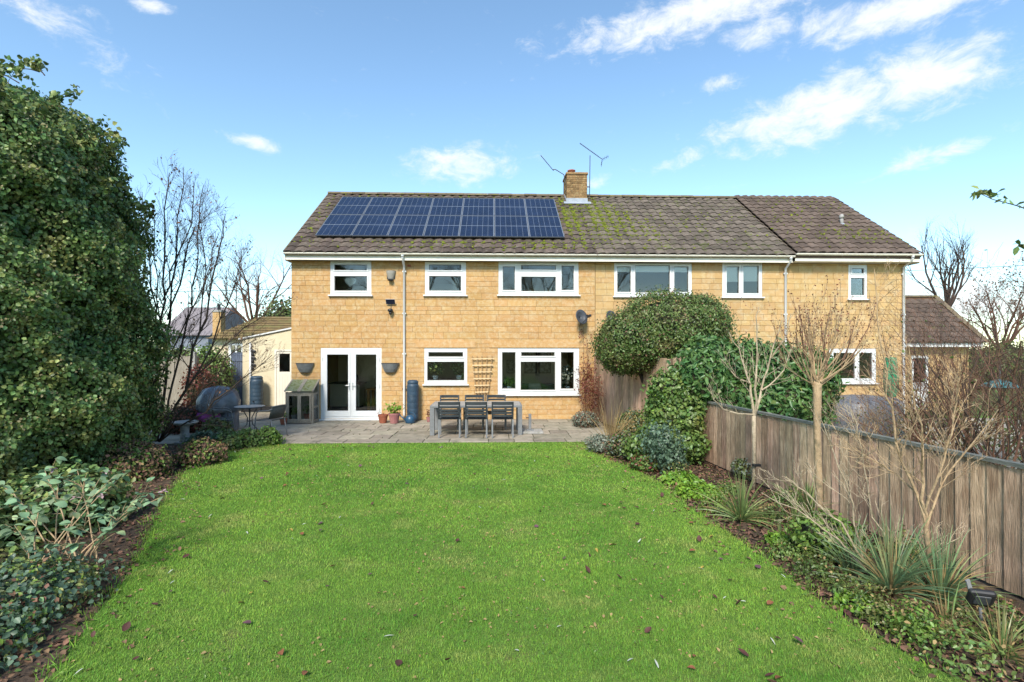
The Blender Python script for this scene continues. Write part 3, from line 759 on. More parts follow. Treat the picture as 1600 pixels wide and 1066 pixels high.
# roof vent pipe
vp = P(1314, 356, 16.9)
vs = (vp.y-EAVE_Y)/CP; vb = roofpt(vp.x, vs, .05)
MB().tube([vb+Vector((0,0,-.05)), vb+Vector((0,0,.26))], .055, 12).lathe([(.075, .20), (.08, .24), (.07, .30), (.03, .34)], vb, 12).build('roof_vent_pipe', CONC, hr, smooth=True)
m = MB(); m.add([tuple(roofpt(vp.x+x, vs+s, .10)) for x, s in ((-.14,-.12),(.14,-.12),(.14,.12),(-.14,.12))], [(0,1,2,3)]).add([tuple(roofpt(vp.x+x, vs+s, .085)) for x, s in ((-.14,-.12),(.14,-.12),(.14,.12),(-.14,.12))], [(3,2,1,0)])
m.build('vent_flashing', LEAD, hr)

# ------------------------------------------------------------------ rooms seen through the glass
def pic_frame(px, py, Y, w, h, label):
    c = P(px, py, Y); o = empty('picture', (c.x, Y, c.z-h/2), label, 'picture', 'framed pictures on the living room wall')
    MB().plate(c.x-w/2, c.x+w/2, c.z-h/2, c.z+h/2, [(c.x-w/2+.03, c.x+w/2-.03, c.z-h/2+.03, c.z+h/2-.03)], Y-.03, Y).build('frame', DKWOOD, o)
    MB().box(c.x-w/2+.03, c.x+w/2-.03, Y-.012, Y-.004, c.z-h/2+.03, c.z+h/2-.03).build('print', PICT, o)
for px, lab in ((829, 'framed print nearer the trellis on the back wall behind the wide ground floor window'), (851, 'framed print nearer the dishes on the back wall behind the wide ground floor window'), (801, 'framed print hung behind the left light of the wide ground floor window')):
    pic_frame(px, 573, 18.895, .46, .50, lab)
for px, lab in ((829, 'upper framed print nearer the trellis glimpsed through the top light'), (851, 'upper framed print nearer the dishes glimpsed through the top light')): pic_frame(px, 550, 18.895, .46, .30, lab)
so = empty('sofa', (.9, 17.6, .11), 'green sofa behind the wide ground floor window', 'sofa')
MB().box(.1, 2.4, 17.2, 18.0, .16, .50).build('seat', SOFA, so, bevel=.05)
MB().box(.1, 2.4, 17.0, 17.19, .16, .98).build('backrest', SOFA, so, bevel=.06)
for x in (-.12, 2.42): MB().box(x, x+.2, 17.0, 18.0, .11, .70).build('armrest', SOFA, so, bevel=.05)
MB().obox((1.35, 16.9, .86), (.42, .14, .30), Matrix.Rotation(.25, 3, 'X')).build('cushion', CURT, so, bevel=.05)
kd = empty('kitchen_cabinet', (-5.0, 17.9, .11), 'cream kitchen cabinet inside the left french door', 'cabinet')
MB().box(-5.55, -4.55, 17.5, 18.2, .2, .95).build('carcass', CABIN, kd); MB().box(-5.6, -4.5, 17.46, 18.25, .953, .99).build('worktop', DKWOOD, kd)
for x in (-5.53, -5.03): MB().box(x, x+.46, 17.478, 17.497, .24, .92).build('cabinet_door', CABIN, kd)
MB().box(-5.5, -4.6, 17.53, 18.2, .112, .198).build('plinth', DKWOOD, kd)
MB().lathe([(.10, 0), (.14, .10), (.12, .24), (.05, .28)], (-4.8, 17.8, .992), 14).build('kettle', BLACKPL, smooth=True, label='dark rounded kettle on the kitchen worktop', cat='kettle')
dt = empty('kitchen_table', (-3.6, 17.3, .11), 'orange oak kitchen table inside the right french door', 'table')
MB().box(-4.2, -3.0, 16.9, 17.7, .80, .84).build('tabletop', OAK, dt)
for x in (-4.16, -3.12):
    for y in (16.94, 17.58): MB().box(x, x+.08, y, y+.08, .112, .799).build('leg', OAK, dt)
kc = empty('kitchen_chair', (-3.45, 16.5, .11), 'orange oak ladder back chair behind the right french door', 'chair')
MB().box(-3.68, -3.24, 16.3, 16.72, .55, .59).build('seat', OAK, kc)
for x in (-3.66, -3.30): MB().bar((x+.02, 16.32, .112), (x+.02, 16.30, 1.12), .045, .045).build('leg', OAK, kc); MB().bar((x+.02, 16.68, .112), (x+.02, 16.68, .549), .045, .045).build('leg', OAK, kc)
MB().box(-3.62, -3.30, 16.29, 16.33, 1.02, 1.12).build('top_rail', OAK, kc); MB().box(-3.62, -3.30, 16.29, 16.33, .68, .74).build('lower_rail', OAK, kc)
for x in (-3.58, -3.49, -3.40): MB().box(x, x+.05, 16.30, 16.32, .741, 1.019).build('slat', OAK, kc)
MB().box(-3.30, -2.9, 18.86, 18.897, 1.2, 2.0).build('dark_wall_panel', BLACKPL, label='dark framed wall panel deep in the kitchen', cat='panel')
def curtain(x0, x1, z0, z1, Y, label):
    n = 26; m = MB(); vs = []
    for j, z in enumerate((z0, z1)):
        for i in range(n+1):
            t = i/n; vs.append((x0+(x1-x0)*t, Y+.03*math.sin(t*(x1-x0)*48)+.008*math.sin(t*37), z))
    m.add(vs, [(i, i+1, n+2+i, n+1+i) for i in range(n)])
    o = m.build('curtain', CURT, smooth=True, label=label, cat='curtain')
    s = o.modifiers.new('thick', 'SOLIDIFY'); s.thickness = .006
R = rect(*W['w2'][0]); curtain(R[1]-.42, R[1]-.02, R[2]+.02, R[3]-.15, D+.40, 'cream curtain gathered at the right of the narrow upstairs window')
curtain(R[0]+.02, R[0]+.16, R[2]+.02, R[3]-.15, D+.40, 'cream curtain edge at the left of the narrow upstairs window')
R = rect(*W['w3'][0]); curtain(R[1]-.22, R[1]-.06, R[2]+.02, R[3]-.08, D+.40, 'pale pink lit curtain at the right of the wide upstairs window')
for i, h in enumerate([rect(*p) for p in W['w7'][1]]):
    MB().box(h[0]-.02, h[1]+.02, D+.065, D+.075, h[2]+(h[3]-h[2])*.44, h[3]+.03).build('roller_blind', BLIND, label='cream half lowered blind in the %s light of the two light upstairs window' % ('left', 'right')[i], cat='blind')
R = rect(*W['w6'][0]); MB().box(R[0]+.04, R[1]-.04, D+.088, D+.098, R[3]-.26, R[3]-.03).build('roller_blind', BLIND, label='cream blind rolled up across the top of the wide three light window', cat='blind')
# heart hanging in the bathroom window
c = P(547.5, 440.5, D+.10); n = 28; m = MB(); out = []
for i in range(n):
    t = 2*math.pi*i/n; out.append((16*math.sin(t)**3/16*.165, (13*math.cos(t)-5*math.cos(2*t)-2*math.cos(3*t)-math.cos(4*t))/16*.165))
m.add([(c.x+a, c.y, c.z+b) for a, b in out]+[(c.x+a, c.y+.02, c.z+b) for a, b in out], [tuple(range(n)), tuple(reversed(range(n, 2*n)))]+[(i, n+i, n+(i+1) % n, (i+1) % n) for i in range(n)])
m.tube([(c.x, c.y+.01, c.z+.08), (c.x, c.y+.01, c.z+.29)], .003, 4)
m.build('heart_ornament', BLIND, label='cream heart ornament hanging in the upstairs window above the french doors', cat='ornament')
MB().box(P(682, 0, D+.2).x, P(690, 0, D+.2).x, D+.18, D+.22, rect(*W['w2'][0])[2]-.0, rect(*W['w2'][0])[2]+.09).build('photo_frame', WHITEP, label='small white frame on the sill of the narrow upstairs window', cat='frame')
R = rect(*W['w7'][0])
for px, lab in ((1143, 'small pale frame on the left of the two light window sill'), (1178, 'small pale frame on the right of the two light window sill')):
    x = P(px, 0, D+.2).x; MB().plate(x-.09, x+.09, R[2]+.0, R[2]+.12, [(x-.06, x+.06, R[2]+.03, R[2]+.09)], D+.18, D+.20).build('photo_frame', WHITEP, label=lab, cat='frame')

# ------------------------------------------------------------------ leaf tools
def leaf_arrays(pts, nrm, size, aspect=.62, fold=.22, droop=.35, jit=.6, seed=1, updir=(0, 0, -1)):
    """one folded pointed leaf per point: 6 vertices, 4 triangles, sizes in metres"""
    g = np.random.default_rng(seed); n = len(pts)
    nn = nrm+g.normal(0, jit, (n, 3)); nn /= np.linalg.norm(nn, axis=1, keepdims=True)+1e-9
    t = np.array(updir)[None]*droop+g.normal(0, .7, (n, 3)); t -= (t*nn).sum(1, keepdims=True)*nn
    t /= np.linalg.norm(t, axis=1, keepdims=True)+1e-9
    b = np.cross(nn, t); s = (np.asarray(size)*g.uniform(.65, 1.3, n))[:, None]
    w = s*aspect*.5
    V = np.empty((n, 6, 3))
    V[:, 0] = pts
    V[:, 1] = pts+t*s*.34+b*w+nn*w*fold
    V[:, 2] = pts+t*s*.72+b*w*.72+nn*w*fold*.6-nn*s*.05
    V[:, 3] = pts+t*s-nn*s*.14
    V[:, 4] = pts+t*s*.72-b*w*.72+nn*w*fold*.6-nn*s*.05
    V[:, 5] = pts+t*s*.34-b*w+nn*w*fold
    k = (np.arange(n)*6)[:, None, None]
    F = np.array([[0, 1, 2], [0, 2, 3], [0, 3, 4], [0, 4, 5]])[None]+k
    return V.reshape(-1, 3), F.reshape(-1, 3)
def ell_points(ells, n, seed, shell=(.86, 1.06), zmin=.02):
    """points over the outside of a union of lumpy ellipsoids"""
    g = np.random.default_rng(seed); C = np.array([e[:3] for e in ells], float); R3 = np.array([e[3:6] for e in ells], float)
    area = (R3[:, 0]*R3[:, 1]+R3[:, 1]*R3[:, 2]+R3[:, 0]*R3[:, 2]); k = g.choice(len(ells), n*2, p=area/area.sum())
    d = g.normal(size=(n*2, 3)); d /= np.linalg.norm(d, axis=1, keepdims=True)
    lump = 1+.07*np.sin(d[:, 0]*5+k)*np.sin(d[:, 2]*6+k*1.7)+.05*np.sin(d[:, 1]*9+k*.6+d[:, 2]*7)
    p = C[k]+d*R3[k]*(lump*np.where(g.random(n*2) < .10, shell[1]*g.uniform(1, 1.16, n*2), g.uniform(*shell, n*2)))[:, None]
    keep = p[:, 2] > zmin
    for i in range(len(ells)):
        q = (((p-C[i])/R3[i])**2).sum(1)
        keep &= (q > .80**2) | (k == i)
    p, d2 = p[keep][:n], (d/R3[k])[keep][:n]
    d2 /= np.linalg.norm(d2, axis=1, keepdims=True)
    return p, d2
def core_mesh(ells, f=.80, n=12):  # solid lumpy hulls, added so the leaf shell is not see-through
    m = MB()
    for cx, cy, cz, a, b, c in ells:
        prof = []
        for i in range(1, n):
            t = math.pi*i/n; prof.append((t,))
        base = len(m.v); k = 14
        for i in range(n+1):
            t = math.pi*i/n
            for q in range(k):
                u = 2*math.pi*q/k; j = f*(1+.06*math.sin(5*u+i)+.05*math.sin(3*t*2+q))
                m.v.append((cx+a*j*math.sin(t)*math.cos(u), cy+b*j*math.sin(t)*math.sin(u), max(.0, cz-c*j*math.cos(t))))
        for i in range(n):
            for q in range(k): m.f.append((base+i*k+q, base+i*k+(q+1) % k, base+(i+1)*k+(q+1) % k, base+(i+1)*k+q))
    return m
def shrub(name, ells, n, size, mat, label, cat='shrub', group=None, core=True, seed=1, stem=None, shell=(.8, 1.06), aspect=.62, jit=.6, droop=.35, extra=None, barkm=None):
    zb = min(e[2]-e[5] for e in ells); cx = sum(e[0] for e in ells)/len(ells); cy = sum(e[1] for e in ells)/len(ells)
    o = empty(name, (cx, cy, max(0, zb)), label, cat, group)
    p, d = ell_points(ells, n, seed, shell)
    V, F = leaf_arrays(p, d, size, aspect=aspect, jit=jit, droop=droop, seed=seed)
    np_object('foliage', V, F, mat, o)
    if core: core_mesh(ells).build('dark_hull', CORE, o)
    if extra:
        for k, (m2, frac, sz) in enumerate(extra):
            p, d = ell_points(ells, int(n*frac), seed+50+k, (1.0, 1.10)); V, F = leaf_arrays(p, d, sz, jit=jit, seed=seed+k+7); np_object('foliage', V, F, m2, o)
    if stem:
        m = MB()
        for pts, r in stem: m.tube(pts, r, 7)
        m.build('stem', barkm or BARK, o, smooth=True)
    return o
def grow(mb, p, d, L, r, lvl, R, kids=4, spread=.6, up=.15, seg=5, wob=.12, shrink=.62, rs=.55, tips=None, n=5, first=.25):
    """one tapered, wandering branch and its children"""
    p = Vector(p); d = Vector(d).normalized(); pts = [p.copy()]; rad = [r]; dirs = [d.copy()]
    for i in range(seg):
        d = (d+Vector((R.gauss(0, wob), R.gauss(0, wob), R.gauss(0, wob)+up*.3))).normalized()
        p = p+d*(L/seg); pts.append(p.copy()); dirs.append(d.copy()); rad.append(max(r*(1-.78*(i+1)/seg), .0016))
    mb.tube(pts, rad, n if r > .012 else 4 if r > .005 else 3, caps=False)
    if tips is not None: tips.append((pts[-1].copy(), d.copy())); tips.append((pts[-2].copy(), d.copy()))
    if lvl <= 0: return
    for k in range(kids):
        t = first+(1-first)*(k+R.random()*.8)/kids; i = min(int(t*seg), seg-1); f = t*seg-i
        q = pts[i].lerp(pts[i+1], min(f, 1)); dd = dirs[i]
        ax = Vector((R.gauss(0, 1), R.gauss(0, 1), R.gauss(0, 1))).cross(dd)
        if ax.length < 1e-3: continue
        ax.normalize(); ang = spread*R.uniform(.7, 1.3)
        nd = (Matrix.Rotation(ang, 3, ax) @ dd); nd.z += up*.6
        grow(mb, q, nd, L*shrink*R.uniform(.7, 1.2)*(1.15-.5*t), max(rad[i]*rs, .0018), lvl-1, R, kids, spread, up, max(3, seg-1), wob, shrink, rs, tips, n, first)
def blades(m, base, n, L, w, spread, R, lean=None, seg=5):
    """a tuft of long arching leaves"""
    for _ in range(n):
        a = R.uniform(0, 2*math.pi); t = abs(R.gauss(0, spread)); l = L*R.uniform(.6, 1.15); ww = w*R.uniform(.7, 1.2)
        h = Vector((math.cos(a), math.sin(a), 0)); d = (h*math.sin(t)+Vector((0, 0, math.cos(t))))
        if lean is not None: d = (d+Vector(lean)*R.uniform(0, 1)).normalized()
        p = Vector(base)+h*R.uniform(0, .06); side = d.cross(Vector((math.sin(a+.3), math.cos(a), .2))).normalized(); b0 = len(m.v)
        for i in range(seg+1):
            f = i/seg; k = ww*(1-f**2.2)*.5+.0006; q = p
            m.v.append(tuple(q+side*k)); m.v.append(tuple(q-side*k))
            d = (d+h*(.13*R.uniform(.2, 1.9)*t*2)-Vector((0, 0, .16*f*(t+.15)*R.uniform(.4, 2)))).normalized(); p = p+d*(l/seg)
        for i in range(seg): m.f.append((b0+2*i, b0+2*i+1, b0+2*i+3, b0+2*i+2))
    return m

# houseplants behind the glass
def houseplant(px, py_base, Y, h, mat, label, potw=.09, seed=1, group=None):
    b = P(px, py_base, Y); o = empty('houseplant', b, label, 'houseplant')
    MB().lathe([(potw*.75, 0), (potw, .13), (potw*1.05, .15), (potw*.9, .15)], b, 14).build('pot', WHITEP, o, smooth=True)
    e = [(b.x, b.y, b.z+.15+h*.62, h*.62, h*.45, h*.40)]
    p, d = ell_points(e, 150, seed, (.3, 1.05), zmin=-9); V, F = leaf_arrays(p, d, .11, jit=.8, seed=seed); np_object('foliage', V, F, mat, o)
    MB().tube([(b.x, b.y, b.z+.12), (b.x+.01, b.y, b.z+.15+h*.7)], .008, 6).build('stem', BARK, o)
zs = rect(*W['w4'][0])[2]
houseplant(680, 594.5, D+.20, .40, L_BUSH, 'bushy houseplant in a white pot on the water butt side of the square window', seed=2)
houseplant(717, 594.5, D+.20, .34, L_BUSH, 'bushy houseplant in a white pot on the trellis side of the square window', seed=3)
houseplant(795, 611, D+.20, .22, L_LIME, 'small light green plant on the wide ground floor window sill', .06, seed=4)
houseplant(887, 611, D+.20, .62, L_GREY, 'tall pale plant at the right end of the wide ground floor window sill', .07, seed=5)

# ------------------------------------------------------------------ things fixed to the wall
def half_basket(px, label):
    a = P(px-14, 568, D); b = P(px+14, 568, D); zt = a.z; cx = (a.x+b.x)/2; w = (b.x-a.x)/2; h = .28; m = MB(); n = 12
    prof = [(1.0, 0), (.97, -.03), (.80, -.16), (.60, -.25), (.40, -.28)]
    for s, z in prof:
        for i in range(n+1):
            t = math.pi*i/n; m.v.append((cx+w*s*math.cos(t), D-.014-.20*s*math.sin(t), zt+z))
    for j in range(len(prof)-1):
        for i in range(n): m.f.append((j*(n+1)+i, (j+1)*(n+1)+i, (j+1)*(n+1)+i+1, j*(n+1)+i+1))
    m.f.append(tuple(range((len(prof)-1)*(n+1), len(prof)*(n+1))))
    m.f.append(tuple(list(range(0, len(prof)*(n+1), n+1))+list(range(len(prof)*(n+1)-1, 0, -(n+1)))))
    m.add([(cx+w*.96*math.cos(math.pi*i/n), D-.014-.19*math.sin(math.pi*i/n), zt-.02) for i in range(n+1)], [tuple(range(n+1))])
    o = empty('wall_planter', (cx, D, zt-h), label, 'planter', 'wall planters beside the french doors')
    m.build('bowl', ZINC, o)
    MB().tube([(cx+w*1.0*math.cos(math.pi*i/n), D-.016-.20*math.sin(math.pi*i/n), zt+.004) for i in range(n+1)], .010, 6).build('rim', DARKMET, o)
half_basket(477, 'grey half round wall planter above the cold frame')
half_basket(610, 'grey half round wall planter between french doors and downpipe')
c = P(611, 430, D); o = empty('wall_lamp', (c.x, D, c.z-.13), 'beige tapered wall lamp high beside the downpipe', 'lamp')
m = MB(); n = 10
for s, z in ((1, .12), (.92, .05), (.62, -.09), (.5, -.13)):
    for i in range(n+1): t = math.pi*i/n; m.v.append((c.x+.145*s*math.cos(t), D-.014-.12*s*math.sin(t), c.z+z))
for j in range(3):
    for i in range(n): m.f.append((j*(n+1)+i, (j+1)*(n+1)+i, (j+1)*(n+1)+i+1, j*(n+1)+i+1))
m.f.append(tuple(reversed(range(n+1)))); m.f.append(tuple(range(3*(n+1), 4*(n+1))))
m.build('shade', LAMPG, o); MB().box(c.x-.12, c.x+.12, D-.013, D-.011, c.z-.12, c.z+.14).build('backplate', BLACKPL, o)
MB().lathe([(.075, 0), (.08, .03), (.05, .05)], (c.x, D-.08, c.z-.175), 12).build('lens', BLACKPL, o)
c = P(611, 472, D); o = empty('solar_security_light', (c.x, D, c.z-.35), 'black security light with tilted solar panel on the wall', 'light')
Rx = Matrix.Rotation(math.radians(35), 3, 'X')
MB().obox((c.x, D-.10, c.z), (.26, .012, .16), Rx).build('panel', CELL, o); MB().obox((c.x, D-.091, c.z), (.275, .010, .175), Rx).build('panel_frame', WHITEP, o)
MB().bar((c.x, D-.012, c.z-.05), (c.x, D-.09, c.z), .03, .02).build('bracket', BLACKPL, o)
z = P(611, 487, D).z
MB().lathe([(.03, 0), (.075, .02), (.08, .07), (.04, .10)], (c.x-.005, D-.09, z-.02), 14).build('lamp_head', BLACKPL, o, smooth=True)
MB().lathe([(.02, 0), (.045, .015), (.05, .05), (.02, .06)], (c.x, D-.10, z-.085), 12).build('sensor', BLACKPL, o, smooth=True)
MB().box(c.x-.05, c.x+.05, D-.08, D-.012, z-.02, z+.05).build('mount', BLACKPL, o)
MB().tube([(c.x, D-.02, z+.05), (c.x+.01, D-.02, c.z-.03)], .006, 5).build('cable', BLACKPL, o)
def dish(px, py, w, label, seed):
    c = P(px, py, D-.30); o = empty('satellite_dish', (c.x, D-.02, c.z-.35), label, 'satellite dish', 'satellite dishes on the wall')
    m = MB(); n = 22; rot = Matrix.Rotation(math.radians(28), 3, 'Z') @ Matrix.Rotation(math.radians(-18), 3, 'X')
    for k, f in enumerate((0.02, .35, .7, 1.0, 1.0)):
        for i in range(n):
            t = 2*math.pi*i/n; q = Vector((w*f*math.cos(t), .10*(1-f*f)+(.012 if k == 4 else 0), w*1.12*f*math.sin(t))); m.v.append(tuple(rot @ q+c))
    for k in range(4):
        for i in range(n): m.f.append((k*n+i, k*n+(i+1) % n, (k+1)*n+(i+1) % n, (k+1)*n+i))
    d = m.build('reflector', DISH, o, smooth=True); s = d.modifiers.new('t', 'SOLIDIFY'); s.thickness = .008
    e = c+rot @ Vector((.0, -.34, -w*.55)); b = c+rot @ Vector((0, .05, -w*.95))
    MB().tube([b, e], .012, 6).build('arm', DARKMET, o)
    MB().obox(e, (.06, .12, .06), rot).tube([e+Vector((0, .02, 0)), e+rot @ Vector((0, .10, .06))], .028, 8).build('receiver', BLACKPL, o)
    MB().tube([c+rot @ Vector((0, .10, -.05)), (c.x, D-.10, c.z-.22), (c.x, D-.012, c.z-.24)], .018, 7).build('bracket', DARKMET, o)
    MB().tube([(c.x+.10, D-.02, c.z-.28), (c.x+.11, D-.02, c.z-.8), (c.x+.10, D-.02, 1.3)], .005, 4).build('cable', BLACKPL, o)
dish(909, 495, .20, 'grey satellite dish beside the wide ground floor window', 1)
dish(956, 496, .19, 'grey satellite dish partly hidden by the round clipped bush', 2)

# ------------------------------------------------------------------ things on the patio
def water_butt(x, y, z, r, h, label):
    o = empty('water_butt', (x, y, z), label, 'water butt')
    prof = [(r*.86, .0), (r*.90, .02)]
    for k in range(6):
        a = .05+k*(h-.20)/6; b = a+(h-.20)/6
        prof += [(r*(.94+.012*k), a), (r*(.985+.003*k), a+.03), (r*(.985+.003*k), b-.03), (r*(.945+.01*k), b-.008)]
    prof += [(r*.94, h-.14), (r*.90, h-.10)]
    MB().lathe(prof, (x, y, z), 26).build('barrel', BUTT, o, smooth=True)
    MB().lathe([(r*.90, h-.098), (r*.93, h-.09), (r*.93, h-.05), (r*.84, h-.03), (r*.70, h), (r*.2, h+.005)], (x, y, z), 26).build('lid', BUTT, o, smooth=True)
    MB().tube([(x+.0, y-r*.93, z+.18), (x, y-r-.07, z+.18)], .014, 8).tube([(x, y-r-.05, z+.19), (x, y-r-.05, z+.14)], .012, 8).build('tap', BLACKPL, o)
wb = G(645, 661); water_butt(P(645, 0, 15.12).x, 15.12, .03, .175, 1.20, 'blue plastic water butt beside the downpipe on the house wall')
c18 = P(401, 638, 17.7); o = MB().box(c18.x-.24, c18.x+.24, 17.46, 17.92, .03, .20).build('butt_stand', BLACKPL, label='black plastic stand under the outhouse water butt', cat='stand')
water_butt(c18.x, 17.7, .202, .21, 1.02, 'dark water butt on a stand against the cream outhouse wall')
# watering can
w = G(637, 659); wx, wy = P(641, 0, 14.72).x, 14.72
o = empty('watering_can', (wx, wy, .026), 'blue plastic watering can in front of the water butt', 'watering can')
MB().lathe([(.13, 0), (.145, .02), (.145, .12), (.12, .19), (.06, .225), (.05, .23)], (wx, wy, .028), 20).build('body', CANP, o, smooth=True)
MB().tube([(wx-.11, wy, .09), (wx-.20, wy, .17), (wx-.29, wy-.01, .25)], [.03, .02, .016], 9).lathe([(.016, 0), (.04, .03), (.02, .04)], (wx-.30, wy-.01, .24), 10).build('spout', CANP, o, smooth=True)
MB().tube([(wx-.04, wy, .245), (wx, wy, .33), (wx+.10, wy, .31), (wx+.16, wy, .20), (wx+.135, wy, .09)], .014, 8).build('handle', CANP, o, smooth=True)
def pot(px, Y, r, h, mat, label, plant=None, ph=.2, seed=1, n=60, sz=.06, pr=None, zb=.027):
    x = P(px, 0, Y).x; o = empty('plant_pot', (x, Y, zb), label, 'plant pot')
    MB().lathe([(r*.68, 0), (r*.92, h*.78), (r*1.0, h*.80), (r*1.02, h), (r*.90, h), (r*.86, h*.9)], (x, Y, zb), 18).build('pot', mat, o, smooth=False)
    MB().lathe([(r*.87, h*.86), (r*.3, h*.89)], (x, Y, zb), 14).build('compost', SOIL, o)
    if plant:
        pr = pr or r*1.1; e = [(x, Y, zb+h+ph*.4, pr, pr, ph*.6)]
        p, d = ell_points(e, n, seed, (.25, 1.1)); V, F = leaf_arrays(p, d, sz, jit=.8, seed=seed, droop=-.4); np_object('foliage', V, F, plant, o)
        MB().tube([(x, Y, zb+h*.88), (x+.01, Y, zb+h+ph*.5)], .008, 5).build('stem', BARKR, o)
    return o
pot(598.5, 14.78, .145, .24, TERRA, 'plain terracotta pot beside the french doors', L_RED, .06, 3, 20, .04)
pot(616, 14.72, .165, .29, TERRAP, 'pinkish glazed pot with leafy plant below the wall planter', L_LIME, .30, 4, 90, .10, .26)
pot(670, 14.95, .075, .14, TERRAP, 'small pink pot with seedhead plant beside the water butt', L_RED, .24, 5, 50, .05)
pot(681, 14.95, .070, .13, TERRAP, 'smallest pink pot with twiggy plant near the dining table', L_BROWN, .22, 6, 50, .05)
pot(443, 14.6, .105, .16, TERRA, 'small terracotta pot with seedlings beside the cold frame', L_BOX, .24, 7, 50, .07)
# cold frame: a little timber greenhouse with pitched glass lid
x0, x1, y0, y1 = P(450, 0, 14.9).x, P(493, 0, 14.9).x, 14.72, 15.22
o = empty('cold_frame', ((x0+x1)/2, 14.97, .026), 'weathered timber mini greenhouse against the house wall', 'cold frame')
zf, zk = .92, 1.20
for x in (x0, x1-.05):
    MB().box(x, x+.05, y0, y0+.05, .026, zf).build('post', TIMBERD, o); MB().box(x, x+.05, y1-.05, y1, .026, zk).build('post', TIMBERD, o)
    for z in (.06, .45, .84): MB().box(x+.008, x+.042, y0+.051, y1-.051, z, z+.05).build('side_rail', TIMBERD, o)
    MB().box(x+.02, x+.024, y0+.051, y1-.051, .111, .839).build('pane', GLASS, o)
for z in (.05, zf-.06): MB().box(x0+.051, x1-.051, y0+.006, y0+.044, z, z+.055).build('front_rail', TIMBERD, o)
for k in range(2):
    a = x0+.055+k*(x1-x0-.11)/2; b = a+(x1-x0-.11)/2-.006
    MB().plate(a, b, .108, zf-.063, [(a+.045, b-.045, .155, zf-.11)], y0-.012, y0+.004).build('door', TIMBERD, o)
    MB().box(a+.04, b-.04, y0-.006, y0-.002, .15, zf-.105).build('pane', GLASS, o)
    a2 = x0-.02+k*(x1-x0+.04)/2; b2 = a2+(x1-x0+.04)/2-.006
    yA, yB, zA, zB = y0-.05, y1+.02, zf+.012, zk+.03
    def lid(xa, xb, m=None): return (m or MB()).add([(xa,yA,zA),(xb,yA,zA),(xb,yB,zB),(xa,yB,zB),(xa,yA,zA+.03),(xb,yA,zA+.03),(xb,yB,zB+.03),(xa,yB,zB+.03)], [(0,3,2,1),(4,5,6,7),(0,1,5,4),(1,2,6,5),(2,3,7,6),(3,0,4,7)])
    lid(a2, a2+.045).build('lid_bar', TIMBERD, o); lid(b2-.045, b2).build('lid_bar', TIMBERD, o)
    MB().add([(a2+.046,yA,zA+.016),(b2-.046,yA,zA+.016),(b2-.046,yB,zB+.016),(a2+.046,yB,zB+.016)], [(0,1,2,3)]).build('lid_panel', M('mossy_lid_glass%d' % k, (.16, .17, .07), (.22, .24, .16), 9, .5, c3=(.10, .12, .03), s3=14, t3=.55), o)
MB().box(x0+.02, x1-.02, y1-.012, y1-.002, .06, zk-.02).build('back_panel', TIMBERD, o)
MB().box(x0+.01, x1-.01, y0+.06, y1-.06, .04, .055).build('base_shelf', TIMBERD, o)
pot(461, 14.95, .10, .20, ZINC, 'grey pot inside the mini greenhouse', L_BOX, .2, 8, 40, .06, zb=.056)
pot(481, 14.95, .11, .22, TERRA, 'terracotta pot inside the mini greenhouse', L_BUSH, .35, 9, 70, .07, zb=.056)
# fan trellis leaning on the wall
o = empty('fan_trellis', (P(752, 0, D).x, D-.05, .45), 'pale wooden fan trellis fixed to the wall between the ground floor windows', 'trellis')
yT = D-.05
for a, b in (((738, 556), (745, 628)), ((745.5, 556), (749, 628)), ((753, 556), (753, 630)), ((761, 556), (757, 628)), ((769, 556), (761, 628))):
    MB().bar(P(*a, yT), P(*b, yT), .030, .02, up=(0, 1, 0)).build('upright', TRELLD, o)
for y, a, b in ((561, 736.5, 772), (571, 738, 770), (581.5, 739, 769), (592, 740, 767), (602.5, 741, 765), (613, 742, 763)):
    MB().bar(P(a, y, yT-.02), P(b, y-.6, yT-.026), .02, .032).build('slat', TRELL, o)

